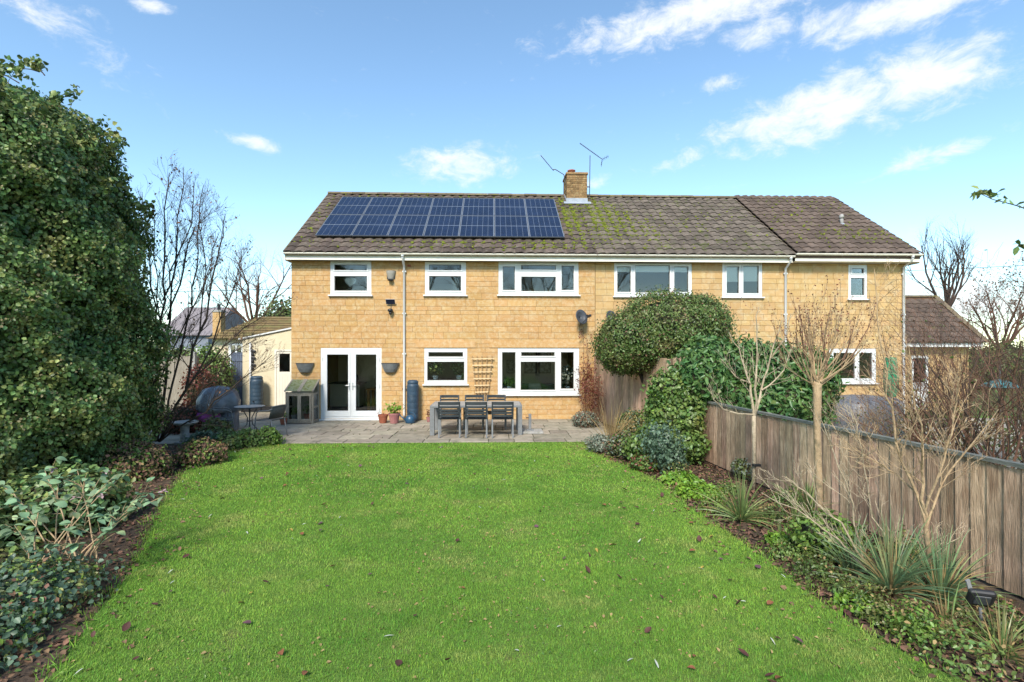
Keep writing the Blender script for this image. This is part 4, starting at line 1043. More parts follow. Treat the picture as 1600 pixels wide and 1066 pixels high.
# dining table and six chairs
TX0, TX1, TY0, TY1 = -1.57, .69, 12.56, 13.50
tb = empty('garden_table', ((TX0+TX1)/2, (TY0+TY1)/2, .026), 'long grey garden dining table on the patio', 'table')
MB().box(TX0, TX1, TY0, TY1, .705, .755).build('frame', GREYMET, tb, bevel=.006)
MB().box(TX0+.04, TX1-.04, TY0+.04, TY1-.04, .757, .772).build('tabletop', TABLETOP, tb)
for x in (TX0, TX1-.11):
    for y in (TY0, TY1-.11): MB().box(x, x+.11, y, y+.11, .026, .703).build('leg', GREYMET, tb, bevel=.006)
def dining_chair():
    o = empty('dining_chair', (0, 0, 0))
    w, d = .245, .25
    for s in (-1, 1):
        MB().bar((s*w, -d, 0), (s*w, -d+.03, .44), .034, .034).build('leg', GREYMET, o); 
        MB().bar((s*w, -d+.03, .441), (s*w, -d-.05, .86), .034, .034).build('back_post', CHAIRDARK, o)
        MB().bar((s*w, d, 0), (s*w, d, .64), .034, .034).build('leg', GREYMET, o)
        MB().bar((s*w, -d-.005, .655), (s*w, d+.03, .655), .045, .026).build('armrest', GREYMET, o)
        MB().bar((s*w, -d+.03, .41), (s*w, d-.02, .42), .022, .03).build('side_rail', GREYMET, o)
    for k, (z, h) in enumerate(((.825, .075), (.735, .05), (.665, .05), (.595, .05), (.525, .05))):
        y = -d+.03-.08*(z-.44)/.42; n = 6; m = MB()
        for i in range(n):
            xa, xb = -w+.018+(2*w-.036)*i/n, -w+.018+(2*w-.036)*(i+1)/n
            ca, cb = -.03*(1-((i-n/2)/(n/2))**2), -.03*(1-((i+1-n/2)/(n/2))**2)
            m.add([(xa,y+ca-.008,z-h/2),(xb,y+cb-.008,z-h/2),(xb,y+cb+.008,z-h/2),(xa,y+ca+.008,z-h/2),(xa,y+ca-.008,z+h/2),(xb,y+cb-.008,z+h/2),(xb,y+cb+.008,z+h/2),(xa,y+ca+.008,z+h/2)],
                  [(0,3,2,1),(4,5,6,7),(0,1,5,4),(2,3,7,6)]+([(3,0,4,7)] if i == 0 else [])+([(1,2,6,5)] if i == n-1 else []))
        m.build('back_slat', CHAIRDARK, o)
    for k in range(5):
        y = -d+.06+k*.092; MB().box(-w+.005, w-.005, y, y+.078, .432, .450).build('seat_slat', CHAIRDARK, o)
    MB().box(-w+.018, w-.018, d-.02, d+.004, .40, .43).build('front_rail', GREYMET, o)
    return o
proto = dining_chair()
spots = [(-1.07, 12.46, .02, 'left', 0), (-.42, 12.44, -.02, 'middle', 0), (.20, 12.44, .01, 'right', 0), (-1.20, 13.68, math.pi+.03, 'left', 1), (-.54, 13.70, math.pi-.02, 'middle', 1), (.06, 13.68, math.pi+.02, 'right', 1)]
for i, (x, y, a, w, far) in enumerate(spots):
    c = proto if i == 0 else copy_tree(proto)
    c.location = (x, y, .028); c.rotation_euler = (0, 0, a)
    tag(c, ('slatted garden chair on the %s side of the table, %s' % (('lawn', 'house wall')[far], {'left': 'by the water butt', 'middle': 'middle one', 'right': 'by the parasol base'}[w])), 'chair', 'garden chairs round the dining table')
# parasol base
px_ = P(828, 0, 12.95).x; o = empty('parasol_base', (px_, 12.95, .026), 'grey parasol stub on a pale concrete base beside the table', 'parasol base')
MB().box(px_-.30, px_+.32, 12.70, 13.20, .028, .085).build('slab', CONC, o, bevel=.01)
MB().box(px_-.09, px_+.09, 12.86, 13.04, .086, .11).build('foot_plate', GREYMET, o); MB().box(px_-.035, px_+.035, 12.915, 12.985, .111, .50).build('post', GREYMET, o, bevel=.006)
MB().tube([(px_-.03, 12.95, .40), (px_-.10, 12.95, .40)], .014, 6).build('clamp', BLACKPL, o)
# bistro set
bx, by = -6.05, 12.9
o = empty('bistro_table', (bx, by, .026), 'round pale topped bistro table on dark legs', 'table')
MB().lathe([(.33, .70), (.35, .705), (.35, .725), (.34, .73)], (bx, by, 0), 30).build('tabletop', TABLETOP, o)
MB().tube([(bx+.347*math.cos(i*.2095), by+.347*math.sin(i*.2095), .716) for i in range(31)], .012, 6).build('rim', DARKMET, o)
for k in range(4):
    a = k*math.pi/2+.5; c, s = math.cos(a), math.sin(a)
    MB().tube([(bx+.18*c, by+.18*s, .70), (bx+.05*c, by+.05*s, .45), (bx+.06*c, by+.06*s, .28), (bx+.27*c, by+.27*s, .03)], .012, 7).build('leg', DARKMET, o)
MB().tube([(bx+.055*math.cos(i*.524), by+.055*math.sin(i*.524), .36) for i in range(13)], .009, 5).build('collar', DARKMET, o)
def bistro_chair():
    o = empty('bistro_chair', (0, 0, 0)); w = .27
    m = MB()
    for s in (-1, 1):   # one bent tube each side: front leg, arm, round the back
        MB().tube([(s*w, .26, 0), (s*(w-.01), .22, .40), (s*w, .18, .60), (s*w, .10, .645), (s*w, -.16, .66), (s*(w-.03), -.24, .70)], .013, 7).build('leg', GREYMET, o, smooth=True)
        MB().tube([(s*(w-.02), -.26, 0), (s*(w-.05), -.20, .42)], .013, 7).build('leg', GREYMET, o, smooth=True)
        MB().tube([(s*(w-.05), -.20, .42), (s*(w-.03), .21, .42)], .012, 7).build('side_rail', GREYMET, o, smooth=True)
    MB().box(-w+.05, w-.05, -.20, .22, .412, .432).build('seat', WICK, o, bevel=.006)
    n = 8; m = MB()
    for z, yo in ((.46, -.19), (.74, -.27)):
        for i in range(n+1):
            t = -1+2*i/n; m.v.append(((w-.02)*t, yo+.05*t*t-.02, z+(.02*(1-t*t) if z > .6 else 0)))
    for i in range(n): m.f.append((i, i+1, n+2+i, n+1+i))
    b = m.build('backrest', WICK, o, smooth=True); s = b.modifiers.new('t', 'SOLIDIFY'); s.thickness = .014
    MB().tube([((w-.02)*t, -.27+.05*t*t-.02, .75+.02*(1-t*t)) for t in (-1, -.6, -.2, .2, .6, 1)], .013, 7).build('top_rail', GREYMET, o, smooth=True)
    return o
bc = bistro_chair(); bc.location = (-6.62, 12.72, .028); bc.rotation_euler = (0, 0, math.radians(-62))
tag(bc, 'bistro chair with bent metal arms between barbecue and round table', 'chair', 'bistro chairs')
b2 = copy_tree(bc); b2.location = (-5.38, 12.55, .028); b2.rotation_euler = (0, 0, math.radians(72)); tag(b2, 'bistro chair with woven back on the cold frame side of the round table', 'chair', 'bistro chairs')
# covered barbecue
qx, qy = P(342, 0, 13.6).x, 13.6
o = empty('covered_barbecue', (qx, qy, .026), 'barbecue under a wrinkled grey cover with purple cloth below', 'barbecue')
def cover(c, prof, n=30, sq=.8, seed=1, amp=.05):
    r = random.Random(seed); m = MB(); ph = [r.uniform(0, 6) for _ in range(6)]
    for j, (rad, z) in enumerate(prof):
        for i in range(n):
            t = 2*math.pi*i/n; f = 1+amp*(math.sin(7*t+ph[0]+z*3)+.6*math.sin(11*t+ph[1]-z*5)+.5*math.sin(4*t+ph[2]))
            m.v.append((c[0]+rad*f*math.cos(t), c[1]+rad*f*sq*math.sin(t), c[2]+z+.015*math.sin(5*t+j)))
    for j in range(len(prof)-1):
        for i in range(n): m.f.append((j*n+i, j*n+(i+1) % n, (j+1)*n+(i+1) % n, (j+1)*n+i))
    m.f.append(tuple((len(prof)-1)*n+i for i in range(n))); return m
cover((qx, qy, 0), [(.44, .50), (.50, .56), (.52, .66), (.53, .78), (.47, .92), (.42, 1.02), (.30, 1.11), (.18, 1.15), (.04, 1.17)], seed=3, n=44, amp=.075).build('cover', COVER, o, smooth=True)
cover((qx+.22, qy, 0), [(.27, .06), (.25, .30), (.26, .52)], seed=5, amp=.07).build('cover_skirt', COVER, o, smooth=True)
cover((qx-.16, qy-.1, 0), [(.30, .30), (.34, .42), (.30, .50)], seed=6, amp=.06).build('purple_cloth', MAGENTA, o, smooth=True)
for a in ((-.3, -.2), (.35, -.2), (.35, .2), (-.3, .2)): MB().tube([(qx+a[0], qy+a[1], .03), (qx+a[0]*.9, qy+a[1]*.9, .56)], .018, 7).build('leg', DARKMET, o)
for s in (-1, 1): MB().tube([(qx+.35, qy+.2*s-.03, .09), (qx+.35, qy+.2*s+.03, .09)], .065, 14).build('wheel', BLACKPL, o)
# bird bath
hx, hy = G(289, 693).x, G(289, 693).y
o = empty('bird_bath', (hx, hy, 0), 'low grey stone bird bath in the hedge border', 'bird bath')
MB().box(hx-.15, hx+.15, hy-.15, hy+.15, -.01, .05).build('foot', CONC, o, bevel=.01)
MB().lathe([(.115, 0), (.10, .05), (.085, .20), (.09, .34), (.12, .36)], (hx, hy, .05), 12).build('pedestal', CONC, o, smooth=True)
MB().lathe([(.10, .41), (.22, .44), (.275, .475), (.27, .50), (.24, .495), (.15, .465), (.02, .46)], (hx, hy, 0), 22).build('bowl', CONC, o, smooth=True)
# small metal bucket and white stones by the bistro chair
bx_, by_ = G(334, 684).x, G(334, 684).y
o = empty('bucket', (bx_, by_, .0), 'small zinc bucket with white flowers behind the bird bath', 'bucket')
MB().lathe([(.085, 0), (.11, .22), (.115, .225), (.10, .22), (.08, .03)], (bx_, by_, .027), 16).build('pail', ZINC, o, smooth=True)
p, d = ell_points([(bx_, by_, .32, .13, .13, .07)], 40, 9, (.4, 1)); V, F = leaf_arrays(p, d, .06, seed=3, jit=.9); np_object('flowers', V, F, WHITEP, o)

# ------------------------------------------------------------------ outhouse, gate, neighbours on the left
YO = 18.1
xa, xb = P(379, 0, YO).x, XL-.02
za, zb = P(0, 531, YO).z, P(0, 505, YO).z
oh = empty('outhouse', ((xa+xb)/2, 19.5, 0), 'cream rendered outhouse with sloping top joined to the house', 'outhouse')
dr = rect(429, 459, 546, 637, YO); dr = (dr[0], min(dr[1], xb-.02), .03, dr[3])
m = MB().plate(xa, xb, 0, 2.30, [dr], YO, YO+.15)
m.add([(xa,YO,2.302),(xb,YO,2.302),(xb,YO,zb),(xa,YO,za),(xa,YO+.15,2.302),(xb,YO+.15,2.302),(xb,YO+.15,zb),(xa,YO+.15,za)], [(0,1,2,3),(7,6,5,4),(0,3,7,4),(1,5,6,2),(2,6,7,3),(0,4,5,1)])
m.box(xa, xa+.15, YO+.152, 22, 0, 2.3)
m.build('wall', RENDERW, oh)
MB().add([(xa-.12,YO-.06,za+.004),(xb,YO-.06,zb+.03),(xb,22,zb+.03),(xa-.12,22,za+.004),(xa-.12,YO-.06,za+.05),(xb,YO-.06,zb+.08),(xb,22,zb+.08),(xa-.12,22,za+.05)], [(0,3,2,1),(4,5,6,7),(0,1,5,4),(1,2,6,5),(2,3,7,6),(3,0,4,7)]).build('roof', UPVC, oh)
dd = MB().plate(dr[0]+.003, dr[1]-.003, .03, dr[3]-.003, [(dr[0]+.07, dr[1]-.07, .06, dr[3]-.07)], YO-.02, YO+.08).build('door', DOORW, oh)
pw_ = rect(433, 452, 550, 581, YO); a, b = dr[0]+.073, dr[1]-.073
MB().plate(a, b, .063, dr[3]-.073, [(a+.09, b-.06, pw_[2], pw_[3]-.06)], YO-.0, YO+.05).build('door_leaf', DOORW, dd)
MB().box(a+.085, b-.055, YO+.02, YO+.026, pw_[2]-.01, pw_[3]-.05).build('pane', GLASS, dd)
x = a+.02
while x < b-.06: MB().box(x, x+.085, YO-.008, YO-.002, .10, pw_[2]-.06).build('board', DOORW, dd); x += .092
MB().box(xa+.2, xb, YO+1.0, YO+1.05, 0, 2.3).build('inner_wall', INWALLB, oh)
m = MB(); pX = P(391, 0, YO-.05).x; m.tube([(pX, YO-.05, .05), (pX, YO-.05, 2.35)], .036, 10); m.build('downpipe', UPVC, oh, smooth=True)
c = P(394.5, 562, YO-.04); o = empty('wall_planter_tower', (c.x, YO, c.z-.34), 'black scrolled wall hanging above the outhouse water butt', 'wall hanging')
for k in range(6): MB().obox((c.x+.03*(-1)**k, YO-.04, c.z+.30-.12*k), (.15, .05, .09), Matrix.Rotation(.35*(-1)**k, 3, 'Y')).build('scroll', BLACKPL, o, bevel=.02)
MB().box(c.x-.015, c.x+.015, YO-.012, YO-.002, c.z-.36, c.z+.36).build('backbar', BLACKPL, o)
for px_, s in ((386, 1), (414, 1), (424, 1)):
    q = P(px_, 639, YO-.4); o_ = MB().box(q.x-.11, q.x+.11, YO-.60, YO-.35, .03, .20).build('trough', BLACKPL, label={386: 'black trough left of the outhouse downpipe', 414: 'black trough right of the outhouse water butt', 424: 'black trough at the outhouse door'}[px_], cat='trough')
# boarded blue gate in the passage
gx0, gx1 = P(361, 0, 18.6).x, P(381, 0, 18.6).x
o = empty('garden_gate', ((gx0+gx1)/2, 18.6, 0), 'blue grey boarded gate between the shrubs and the outhouse', 'gate')
n = 6
for i in range(n): a = gx0+(gx1-gx0)*i/n; MB().box(a+.003, a+(gx1-gx0)/n-.003, 18.6, 18.62, .05, 2.02+.0).build('board', BLUED, o)
for z in (.3, 1.0, 1.7): MB().box(gx0, gx1, 18.58, 18.598, z, z+.09).build('ledge', BLUED, o)
# bungalow with a mossy brown roof behind the outhouse
Yb = 27; a = P(338, 505, Yb); b = P(470, 490, Yb+4)
bo = empty('bungalow', (-15, 29, 0), 'bungalow with mossy brown roof beyond the outhouse', 'bungalow')
zE, zR = P(0, 529, Yb).z, P(0, 494, Yb+3.4).z
MB().box(P(325, 0, Yb).x, -7.5, Yb+.4, Yb+6, 0, zE+.1).build('wall', RENDERW, bo)
xl, xr = P(322, 0, Yb).x, -7.2
rf = MB().add([(xl,Yb,zE),(xr,Yb,zE),(xr,Yb+3.4,zR),(xl+1.2,Yb+3.4,zR),(xr,Yb+6.8,zE),(xl,Yb+6.8,zE)], [(0,1,2,3),(3,2,4,5),(0,3,5),(0,5,4,1),(1,4,2)]).build('roof', BROWNROOF, bo)
for j in range(9):   # tile courses
    f0 = j/9
    A = (xl+1.2*f0, Yb+3.4*f0, zE+(zR-zE)*f0); wdt = xr-xl-1.2*f0
    MB().bar((A[0], A[1]-.02, A[2]+.03), (xr, A[1]-.02, A[2]+.03), .05, .03).build('tile_course', BROWNROOF, rf)
fx = [P(352, 0, Yb).x, P(384, 0, Yb).x]
wn = MB().plate(fx[0], fx[1], 1.0, zE-.25, [(fx[0]+.12+k*(fx[1]-fx[0]-.1)/3, fx[0]+.02+(k+1)*(fx[1]-fx[0]-.1)/3, 1.1, zE-.35) for k in range(3)], Yb+.33, Yb+.395).build('window', UPVC, bo)
MB().box(fx[0]+.05, fx[1]-.05, Yb+.36, Yb+.37, 1.05, zE-.3).build('pane', GLASS, wn)
# grey house far behind the bare tree
Yh = 42; x0, x1, xm = P(250, 0, Yh).x, P(328, 0, Yh).x, P(322, 0, Yh).x
zg, zr2 = P(0, 520, Yh).z, P(0, 480, Yh).z
gh = empty('far_house', ((x0+x1)/2, Yh+4, 0), 'distant grey house with slate roof behind the bare tree', 'house')
MB().box(x0, x1-.3, Yh+.3, Yh+8, 0, zg).build('wall', SLATEB, gh)
MB().add([(x0-.3,Yh,zg-.2),(x1,Yh,zg-.2),(x1,Yh+8.3,zg-.2),(x0-.3,Yh+8.3,zg-.2),(x0-.3,Yh+4,zr2+.35),(x1-.2,Yh+4,zr2+.35)], [(0,1,5,4),(2,3,4,5),(1,2,5),(3,0,4),(3,2,1,0)]).build('roof', M('distant_grey_roof', (.23, .20, .20), (.18, .16, .17), 2, .9), gh)
for k in range(3): wx = x0+.6+k*1.0; MB().box(wx, wx+.6, Yh+.28, Yh+.297, 1.2, 2.2).build('window', UPVC, gh)
cx = P(341, 0, 36).x; o = empty('far_chimney_stack', (cx, 36, 0), 'pale chimney stack with pot beyond the bungalow roof', 'chimney')
MB().box(cx-.28, cx+.28, 35.8, 36.4, 0, P(0, 487, 36).z).build('stack', STONE, o); MB().box(cx-.33, cx+.33, 35.75, 36.45, P(0, 487, 36).z+.002, P(0, 485, 36).z+.05).build('cap', CONC, o)
MB().lathe([(.12, 0), (.10, .35), (.13, .36), (.12, .42)], (cx, 36.1, P(0, 485, 36).z+.05), 10).build('pot', BLACKPL, o)
# panel fence at the back left
def board_fence(name, A, B, h, label, nper=None, w=.145, rail=True, capm=None, hfun=None, mat=TIMBER, back=-1, seed=1, cat='fence', posts=1.83):
    A = Vector((A[0], A[1], 0)); B = Vector((B[0], B[1], 0)); L = (B-A).length; d = (B-A)/L; nrm = Vector((-d.y, d.x, 0))*back
    o = empty(name, (A+B)/2, label, cat); r = random.Random(seed); ang = math.atan2(d.y, d.x)
    n = int(L/w); meshes = []
    for k in range(6):
        t0 = r.uniform(.017, .024); hh = 1+r.uniform(-.012, .012)
        m = MB(); ww = w+.02
        vs = []
        for z in (0, .33, .66, hh):
            o1 = r.gauss(0, .004)
            vs += [(-ww/2+r.gauss(0, .001), -t0+o1, z), (ww/2+r.gauss(0, .001), -.006+o1, z), (ww/2, .0+o1, z), (-ww/2, -.004+o1, z)]
        fs = [(0,3,2,1), (12,13,14,15)]
        for q in range(3):
            b = 4*q
            for e in range(4): fs.append((b+e, b+(e+1) % 4, b+4+(e+1) % 4, b+4+e))
        m.add(vs, fs); meshes.append(m.mesh('board', mat))
    for i in range(n):
        t = (i+.5)*L/n; p = A+d*t; hz = hfun(t/L) if hfun else h
        piece('board', r.choice(meshes), o, (p.x, p.y, .02), (0, 0, ang+r.gauss(0, .006)), (1, 1, hz-.02+r.gauss(0, .012)))
    hz0 = h
    for z in (.25, .62*h, h-.18):
        q = nrm*.035
        a = A+q; b = B+q
        f0, f1 = (hfun(0)/h, hfun(1)/h) if hfun else (1, 1)
        MB().bar((a.x, a.y, z*f0), (b.x, b.y, z*f1), .05, .07).build('rail', TIMBERD, o)
    k = int(L/posts)+1
    for i in range(k+1):
        t = min(i*posts, L); p = A+d*t+nrm*.11; MB().box(p.x-.05, p.x+.05, p.y-.05, p.y+.05, 0, (hfun(t/L) if hfun else h)+.02).build('post', TIMBERD, o)
    if capm:
        f0, f1 = (hfun(0), hfun(1)) if hfun else (h, h)
        MB().bar((A.x, A.y, f0+.022), (B.x, B.y, f1+.022), .075, .035).build('cap_rail', capm, o)
    return o
fa, fb = P(215, 0, 16.6), P(303, 0, 16.2)
board_fence('panel_fence', (fa.x, fa.y), (fb.x, fb.y), 1.9, 'greyed timber fence panel behind the bare multi stemmed tree', mat=TIMBERD, back=1, seed=2)
MB().box(P(303, 0, 16.1).x-.06, P(303, 0, 16.1).x+.06, 16.04, 16.16, 0, 2.05).build('fence_post', CONC, label='pale concrete post at the end of the greyed fence panel', cat='post')
# boundary fences on the right
board_fence('boundary_fence', (XP-.02, 15.36), (4.0, 9.95), 1.95, 'tall weathered board fence running from the house under the clipped bush', seed=3, back=1)
board_fence('boundary_fence', (4.03, 9.75), (4.78, 1.6), 1.12, 'low weathered board fence with grey cap rail along the fence border', capm=TIMBERG, seed=4, back=1)

# ------------------------------------------------------------------ neighbour's garage, garden things, cables
x0, x1 = XR+.02, P(1536, 0, 16.2).x; Yg = 16.2
zE = P(0, 540, Yg).z; zT = P(0, 459, Yg+2.6).z; xt = P(1461, 0, Yg+2.6).x
ga = empty('garage', ((x0+x1)/2, 18.5, 0), 'low honey stone garage with hipped brown roof joined to the house without panels', 'garage')
gw = rect(1424, 1450, 556, 640, Yg+.3)
gwl = MB().plate(x0, x1-.2, 0, zE, [gw], Yg+.3, Yg+.5).box(x1-.4, x1-.2, Yg+.502, 21.4, 0, zE).build('wall', STONE2, ga)
wn = MB().plate(gw[0], gw[1], gw[2], gw[3], [(gw[0]+.07, gw[1]-.07, gw[2]+.9, gw[3]-.08)], Yg+.29, Yg+.36).build('door', UPVC, ga)
MB().box(gw[0]+.06, gw[1]-.06, Yg+.32, Yg+.33, gw[2]+.85, gw[3]-.07).build('pane', GLASS, wn)
MB().box(x0, x1, Yg+.0, Yg+.025, zE-.04, zE+.12).box(x1-.025, x1, Yg+.027, 21.7, zE-.04, zE+.12).build('fascia', UPVC, ga)
rf = MB().add([(x0,Yg-.06,zE+.10),(x1+.06,Yg-.06,zE+.10),(xt,Yg+2.6,zT),(x0,Yg+2.6,zT),(x1+.06,21.7,zE+.10),(x0,21.7,zE+.10)], [(0,1,2,3),(1,4,2),(3,2,4,5),(0,3,5),(5,4,1,0)]).build('roof', DKWOOD, ga)
slp = math.hypot(2.66, zT-zE-.10); pg = math.atan2(zT-zE-.10, 2.66); nc = int(slp/GA); GT = tile_mesh(TILE_B)
for j in range(nc+1):
    s = -.03+j*GA*slp/(GA*nc+.25); f = max(0, s)/slp; xe = (x1+.06)+(xt-x1-.06)*f
    n = int((xe-x0)/TW)
    for i in range(n+1):
        if s+GA > slp+.05 or x0+(i+.6)*TW > xe: continue
        piece('roof_tile', GT, rf, (x0+i*TW, Yg-.06+s*math.cos(pg), zE+.105+s*math.sin(pg)+.012), (pg, 0, rng.uniform(-.006, .006)))
MB().bar((x1+.06, Yg-.06, zE+.13), (xt, Yg+2.6, zT+.03), .16, .06).build('hip_ridge', RIDGE, rf)
MB().bar((x0, Yg+2.6, zT+.02), (xt, Yg+2.6, zT+.02), .18, .07).build('ridge', RIDGE, rf)
g1 = P(1392, 0, 12.5); z0, z1 = .9, P(0, 560, 12.5).z
cover((g1.x, 12.5, 0), [(.10, .95), (.16, 1.1), (.17, 1.5), (.14, z1-.15), (.12, z1)], seed=12, amp=.05).build('green_mesh_tube', GREENMESH, smooth=True, label='bright green mesh tube hanging beside the house without panels', cat='mesh tube')
MB().tube([(g1.x, 12.5, 0), (g1.x, 12.5, z1+.06)], .015, 6).build('mesh_support_pole', DARKMET, label='thin dark pole holding the bright green mesh tube', cat='pole')
t1 = P(1345, 0, 11.2); o = empty('covered_patio_table', (t1.x, 11.2, 0), 'grey covered patio furniture beyond the low fence', 'covered table')
cover((t1.x, 11.2, 0), [(.85, .05), (.83, .5), (.82, .95), (.70, 1.04), (.2, 1.10)], seed=14, sq=.8, amp=.03).build('cover', COVER, o, smooth=True)
u1 = P(1562, 0, 11.0); o = empty('closed_parasol', (u1.x, 11.0, 0), 'teal garden parasol half hidden by bare shrubs beyond the fence', 'parasol')
MB().tube([(u1.x, 11, 0), (u1.x, 11, 1.9)], .02, 7).build('pole', DARKMET, o)
MB().lathe([(.34, 1.30), (.28, 1.36), (.15, 1.43), (.03, 1.47)], (u1.x, 11, 0), 8).build('canopy', TEAL, o)
MB().tube([P(1415, 423, 40), P(1480, 421, 38), P(1600, 415, 34), P(1800, 402, 30)], .02, 5).build('power_cable', BLACKPL, label='overhead cable crossing the sky right of the house', cat='cable')
MB().tube([P(100, 462, 40), P(250, 456.5, 38), P(350, 454, 36), P(460, 451, 34)], .018, 5).build('power_cable', BLACKPL, label='overhead cable crossing the sky behind the bare tree left of the house', cat='cable')
# solar spike light in the fence border
s = G(1532, 985); o = empty('solar_spike_light', (s.x, s.y, 0), 'black solar spotlight on a spike in the fence border', 'garden light')
sz = lambda py: P(0, py, s.y).z
MB().tube([(s.x+.01, s.y, -.02), (s.x, s.y, .17)], .011, 7).build('spike', GREYMET, o)
Rz = Matrix.Rotation(-.35, 3, 'Z') @ Matrix.Rotation(.5, 3, 'X')
MB().obox((s.x, s.y, .25), (.17, .05, .15), Rz).build('housing', BLACKPL, o, bevel=.02)
MB().obox(Vector((s.x, s.y, .25))+Rz @ Vector((0, -.026, .0)), (.10, .012, .09), Rz).build('lens', DARKMET, o, bevel=.01)
MB().obox((s.x-.07, s.y+.02, .33), (.03, .012, .10), Matrix.Rotation(-.3, 3, 'Y')).build('bracket', ALU, o)

# ------------------------------------------------------------------ vegetation: left side
def px_stem(mb, pts, r0, r1, R, twig=0, tl=.5, lvl=1, tips=None, n=6, kids=3, spread=.6, up=.2):
    """a stem drawn through points, with twigs growing off its upper part"""
    pts = [Vector(p) for p in pts]
    fine = []
    for a, b in zip(pts, pts[1:]):
        for k in range(3):
            q = a.lerp(b, k/3); j = (b-a).length*.025
            fine.append(q+Vector((R.gauss(0, j), R.gauss(0, j), R.gauss(0, j))) if fine else q)
    fine.append(pts[-1]); m = len(fine)
    mb.tube(fine, [r0+(r1-r0)*(i/(m-1)) for i in range(m)], n, caps=False)
    for k in range(twig):
        t = .25+.75*(k+R.random())/twig; i = min(int(t*(m-1)), m-2); d = (fine[i+1]-fine[i]).normalized()
        ax = Vector((R.gauss(0, 1), R.gauss(0, 1), R.gauss(0, 1))).cross(d).normalized()
        nd = Matrix.Rotation(R.uniform(.35, .9), 3, ax) @ d; nd.z += up
        grow(mb, fine[i], nd, tl*R.uniform(.5, 1.2)*(1.2-.6*t), max((r0+(r1-r0)*t)*.5, .0025), lvl, R, kids, spread, up, 4, .12, .6, .55, tips)

# tall ivy mass
hd = empty('ivy_hedge', (-8.3, 8.6, 0), 'towering dark ivy covered hedge standing beside the lawn', 'hedge')
zc = np.array([0, .8, 1.5, 2.8, 3.7, 4.9, 5.6, 6.1, 6.35, 6.5]); rc = np.array([2.35, 2.55, 2.6, 2.52, 2.4, 2.18, 2.0, 1.62, 1.15, .4])
def hedge_surface(z, th, g, shell):
    r = np.interp(z, zc, rc)
    lump = 1+.05*np.sin(th*7+z*2.1)+.05*np.sin(th*4-z*3.3+1)+.04*np.sin(th*15+z*6+np.sin(z*4)*1.5)+.03*np.sin(th*26-z*11+np.sin(th*9)*2)
    rr = r*lump*shell
    x = -8.72+rr*np.cos(th)*np.where(np.cos(th) < 0, 1.35, 1.0); y = 8.6+rr*np.sin(th)*1.02
    return np.stack([x, y, z+.0*th], 1), np.stack([np.cos(th), np.sin(th), .25+.9*np.clip((z-4.6)/2.3, 0, 1)], 1)
g = np.random.default_rng(5); n = 190000
z = g.uniform(0.02, 6.5, n*2); keep = g.uniform(0, 1, n*2) < (np.interp(z, zc, rc)/2.7+.12); z = z[keep][:n]; n = len(z)
th = g.uniform(-2.6, 1.5, n)
hole = np.sin(th*31+np.sin(z*6)*2)*np.sin(z*12+np.sin(th*17)*2)+.6*np.sin(th*57+z*9)*np.sin(z*27-th*13); ok = (hole > -.6) | (g.random(n) < .25); z, th = z[ok], th[ok]; n = len(z)
p, d = hedge_surface(z, th, g, g.uniform(.85, 1.04, n))
V, F = leaf_arrays(p, d, .057, aspect=.85, jit=.65, droop=.7, seed=6); np_object('foliage', V, F, L_IVY, hd)
n = 16000; z = g.uniform(1.0, 6.45, n); th = g.uniform(-2.6, 1.5, n); p, d = hedge_surface(z, th, g, g.uniform(1.0, 1.07, n))
k = np.sin(th*9+z*4)+np.sin(z*7-th*3) > .6
V, F = leaf_arrays(p[k], d[k], .06, aspect=.8, jit=.7, droop=.2, seed=7); np_object('young_foliage', V, F, L_IVYG, hd)
n = 9000; z = g.uniform(.8, 6.4, n); th = g.uniform(-2.6, 1.5, n); k = np.sin(th*19+z*5)*np.sin(z*9-th*7) > .05; p, d = hedge_surface(z[k], th[k], g, g.uniform(1.0, 1.06, k.sum()))
V, F = leaf_arrays(p, d, .035, aspect=.9, jit=1.2, droop=.1, seed=17); np_object('seed_heads', V, F, M('ivy_seed_head', (.22, .19, .10), (.15, .12, .06), 20, .8, rnd=.3), hd, kind='stuff')
m = MB(); K = 28
for j in range(16):
    zz = 6.3*j/15
    for i in range(K):
        q, _ = hedge_surface(np.array([zz]), np.array([2*math.pi*i/K]), g, np.array([.83])); m.v.append(tuple(q[0]))
for j in range(15):
    for i in range(K): m.f.append((j*K+i, j*K+(i+1) % K, (j+1)*K+(i+1) % K, (j+1)*K+i))
m.f.append(tuple(15*K+i for i in range(K))); m.build('dark_hull', CORE, hd)  # closed dark hull added behind the ivy leaves, no real twigs modelled
R = random.Random(21); m = MB(); tips = []   # loose shoots breaking the top outline
for k in range(60):
    zz = R.uniform(4.4, 6.4); t = R.uniform(-1.9, 1.0); q, dd = hedge_surface(np.array([zz]), np.array([t]), g, np.array([.97]))
    v = Vector(dd[0])*.6+Vector((0, 0, .5)); grow(m, Vector(q[0]), v, R.uniform(.15, .42), .006, 1, R, 2, .5, -.05, 4, .2, .6, .6, tips)
for q0, d0, l in ((P(60, 112, 8.6), (-.9, -.1, .15), .75), (P(70, 118, 8.6), (-.5, 0, .75), .3), (P(30, 130, 8.5), (-.8, 0, .5), .5)): grow(m, q0, d0, l, .01, 1, R, 5, .5, -.02, 6, .12, .35, .6, tips)
m.build('shoots', BARK, hd, kind='stuff')
pts = np.array([tuple(t[0]) for t in tips for _ in range(5)])+g.normal(0, .035, (len(tips)*5, 3))
V, F = leaf_arrays(pts, g.normal(0, 1, pts.shape), .08, aspect=.85, jit=.5, seed=8); np_object('shoot_leaves', V, F, L_IVY, hd)

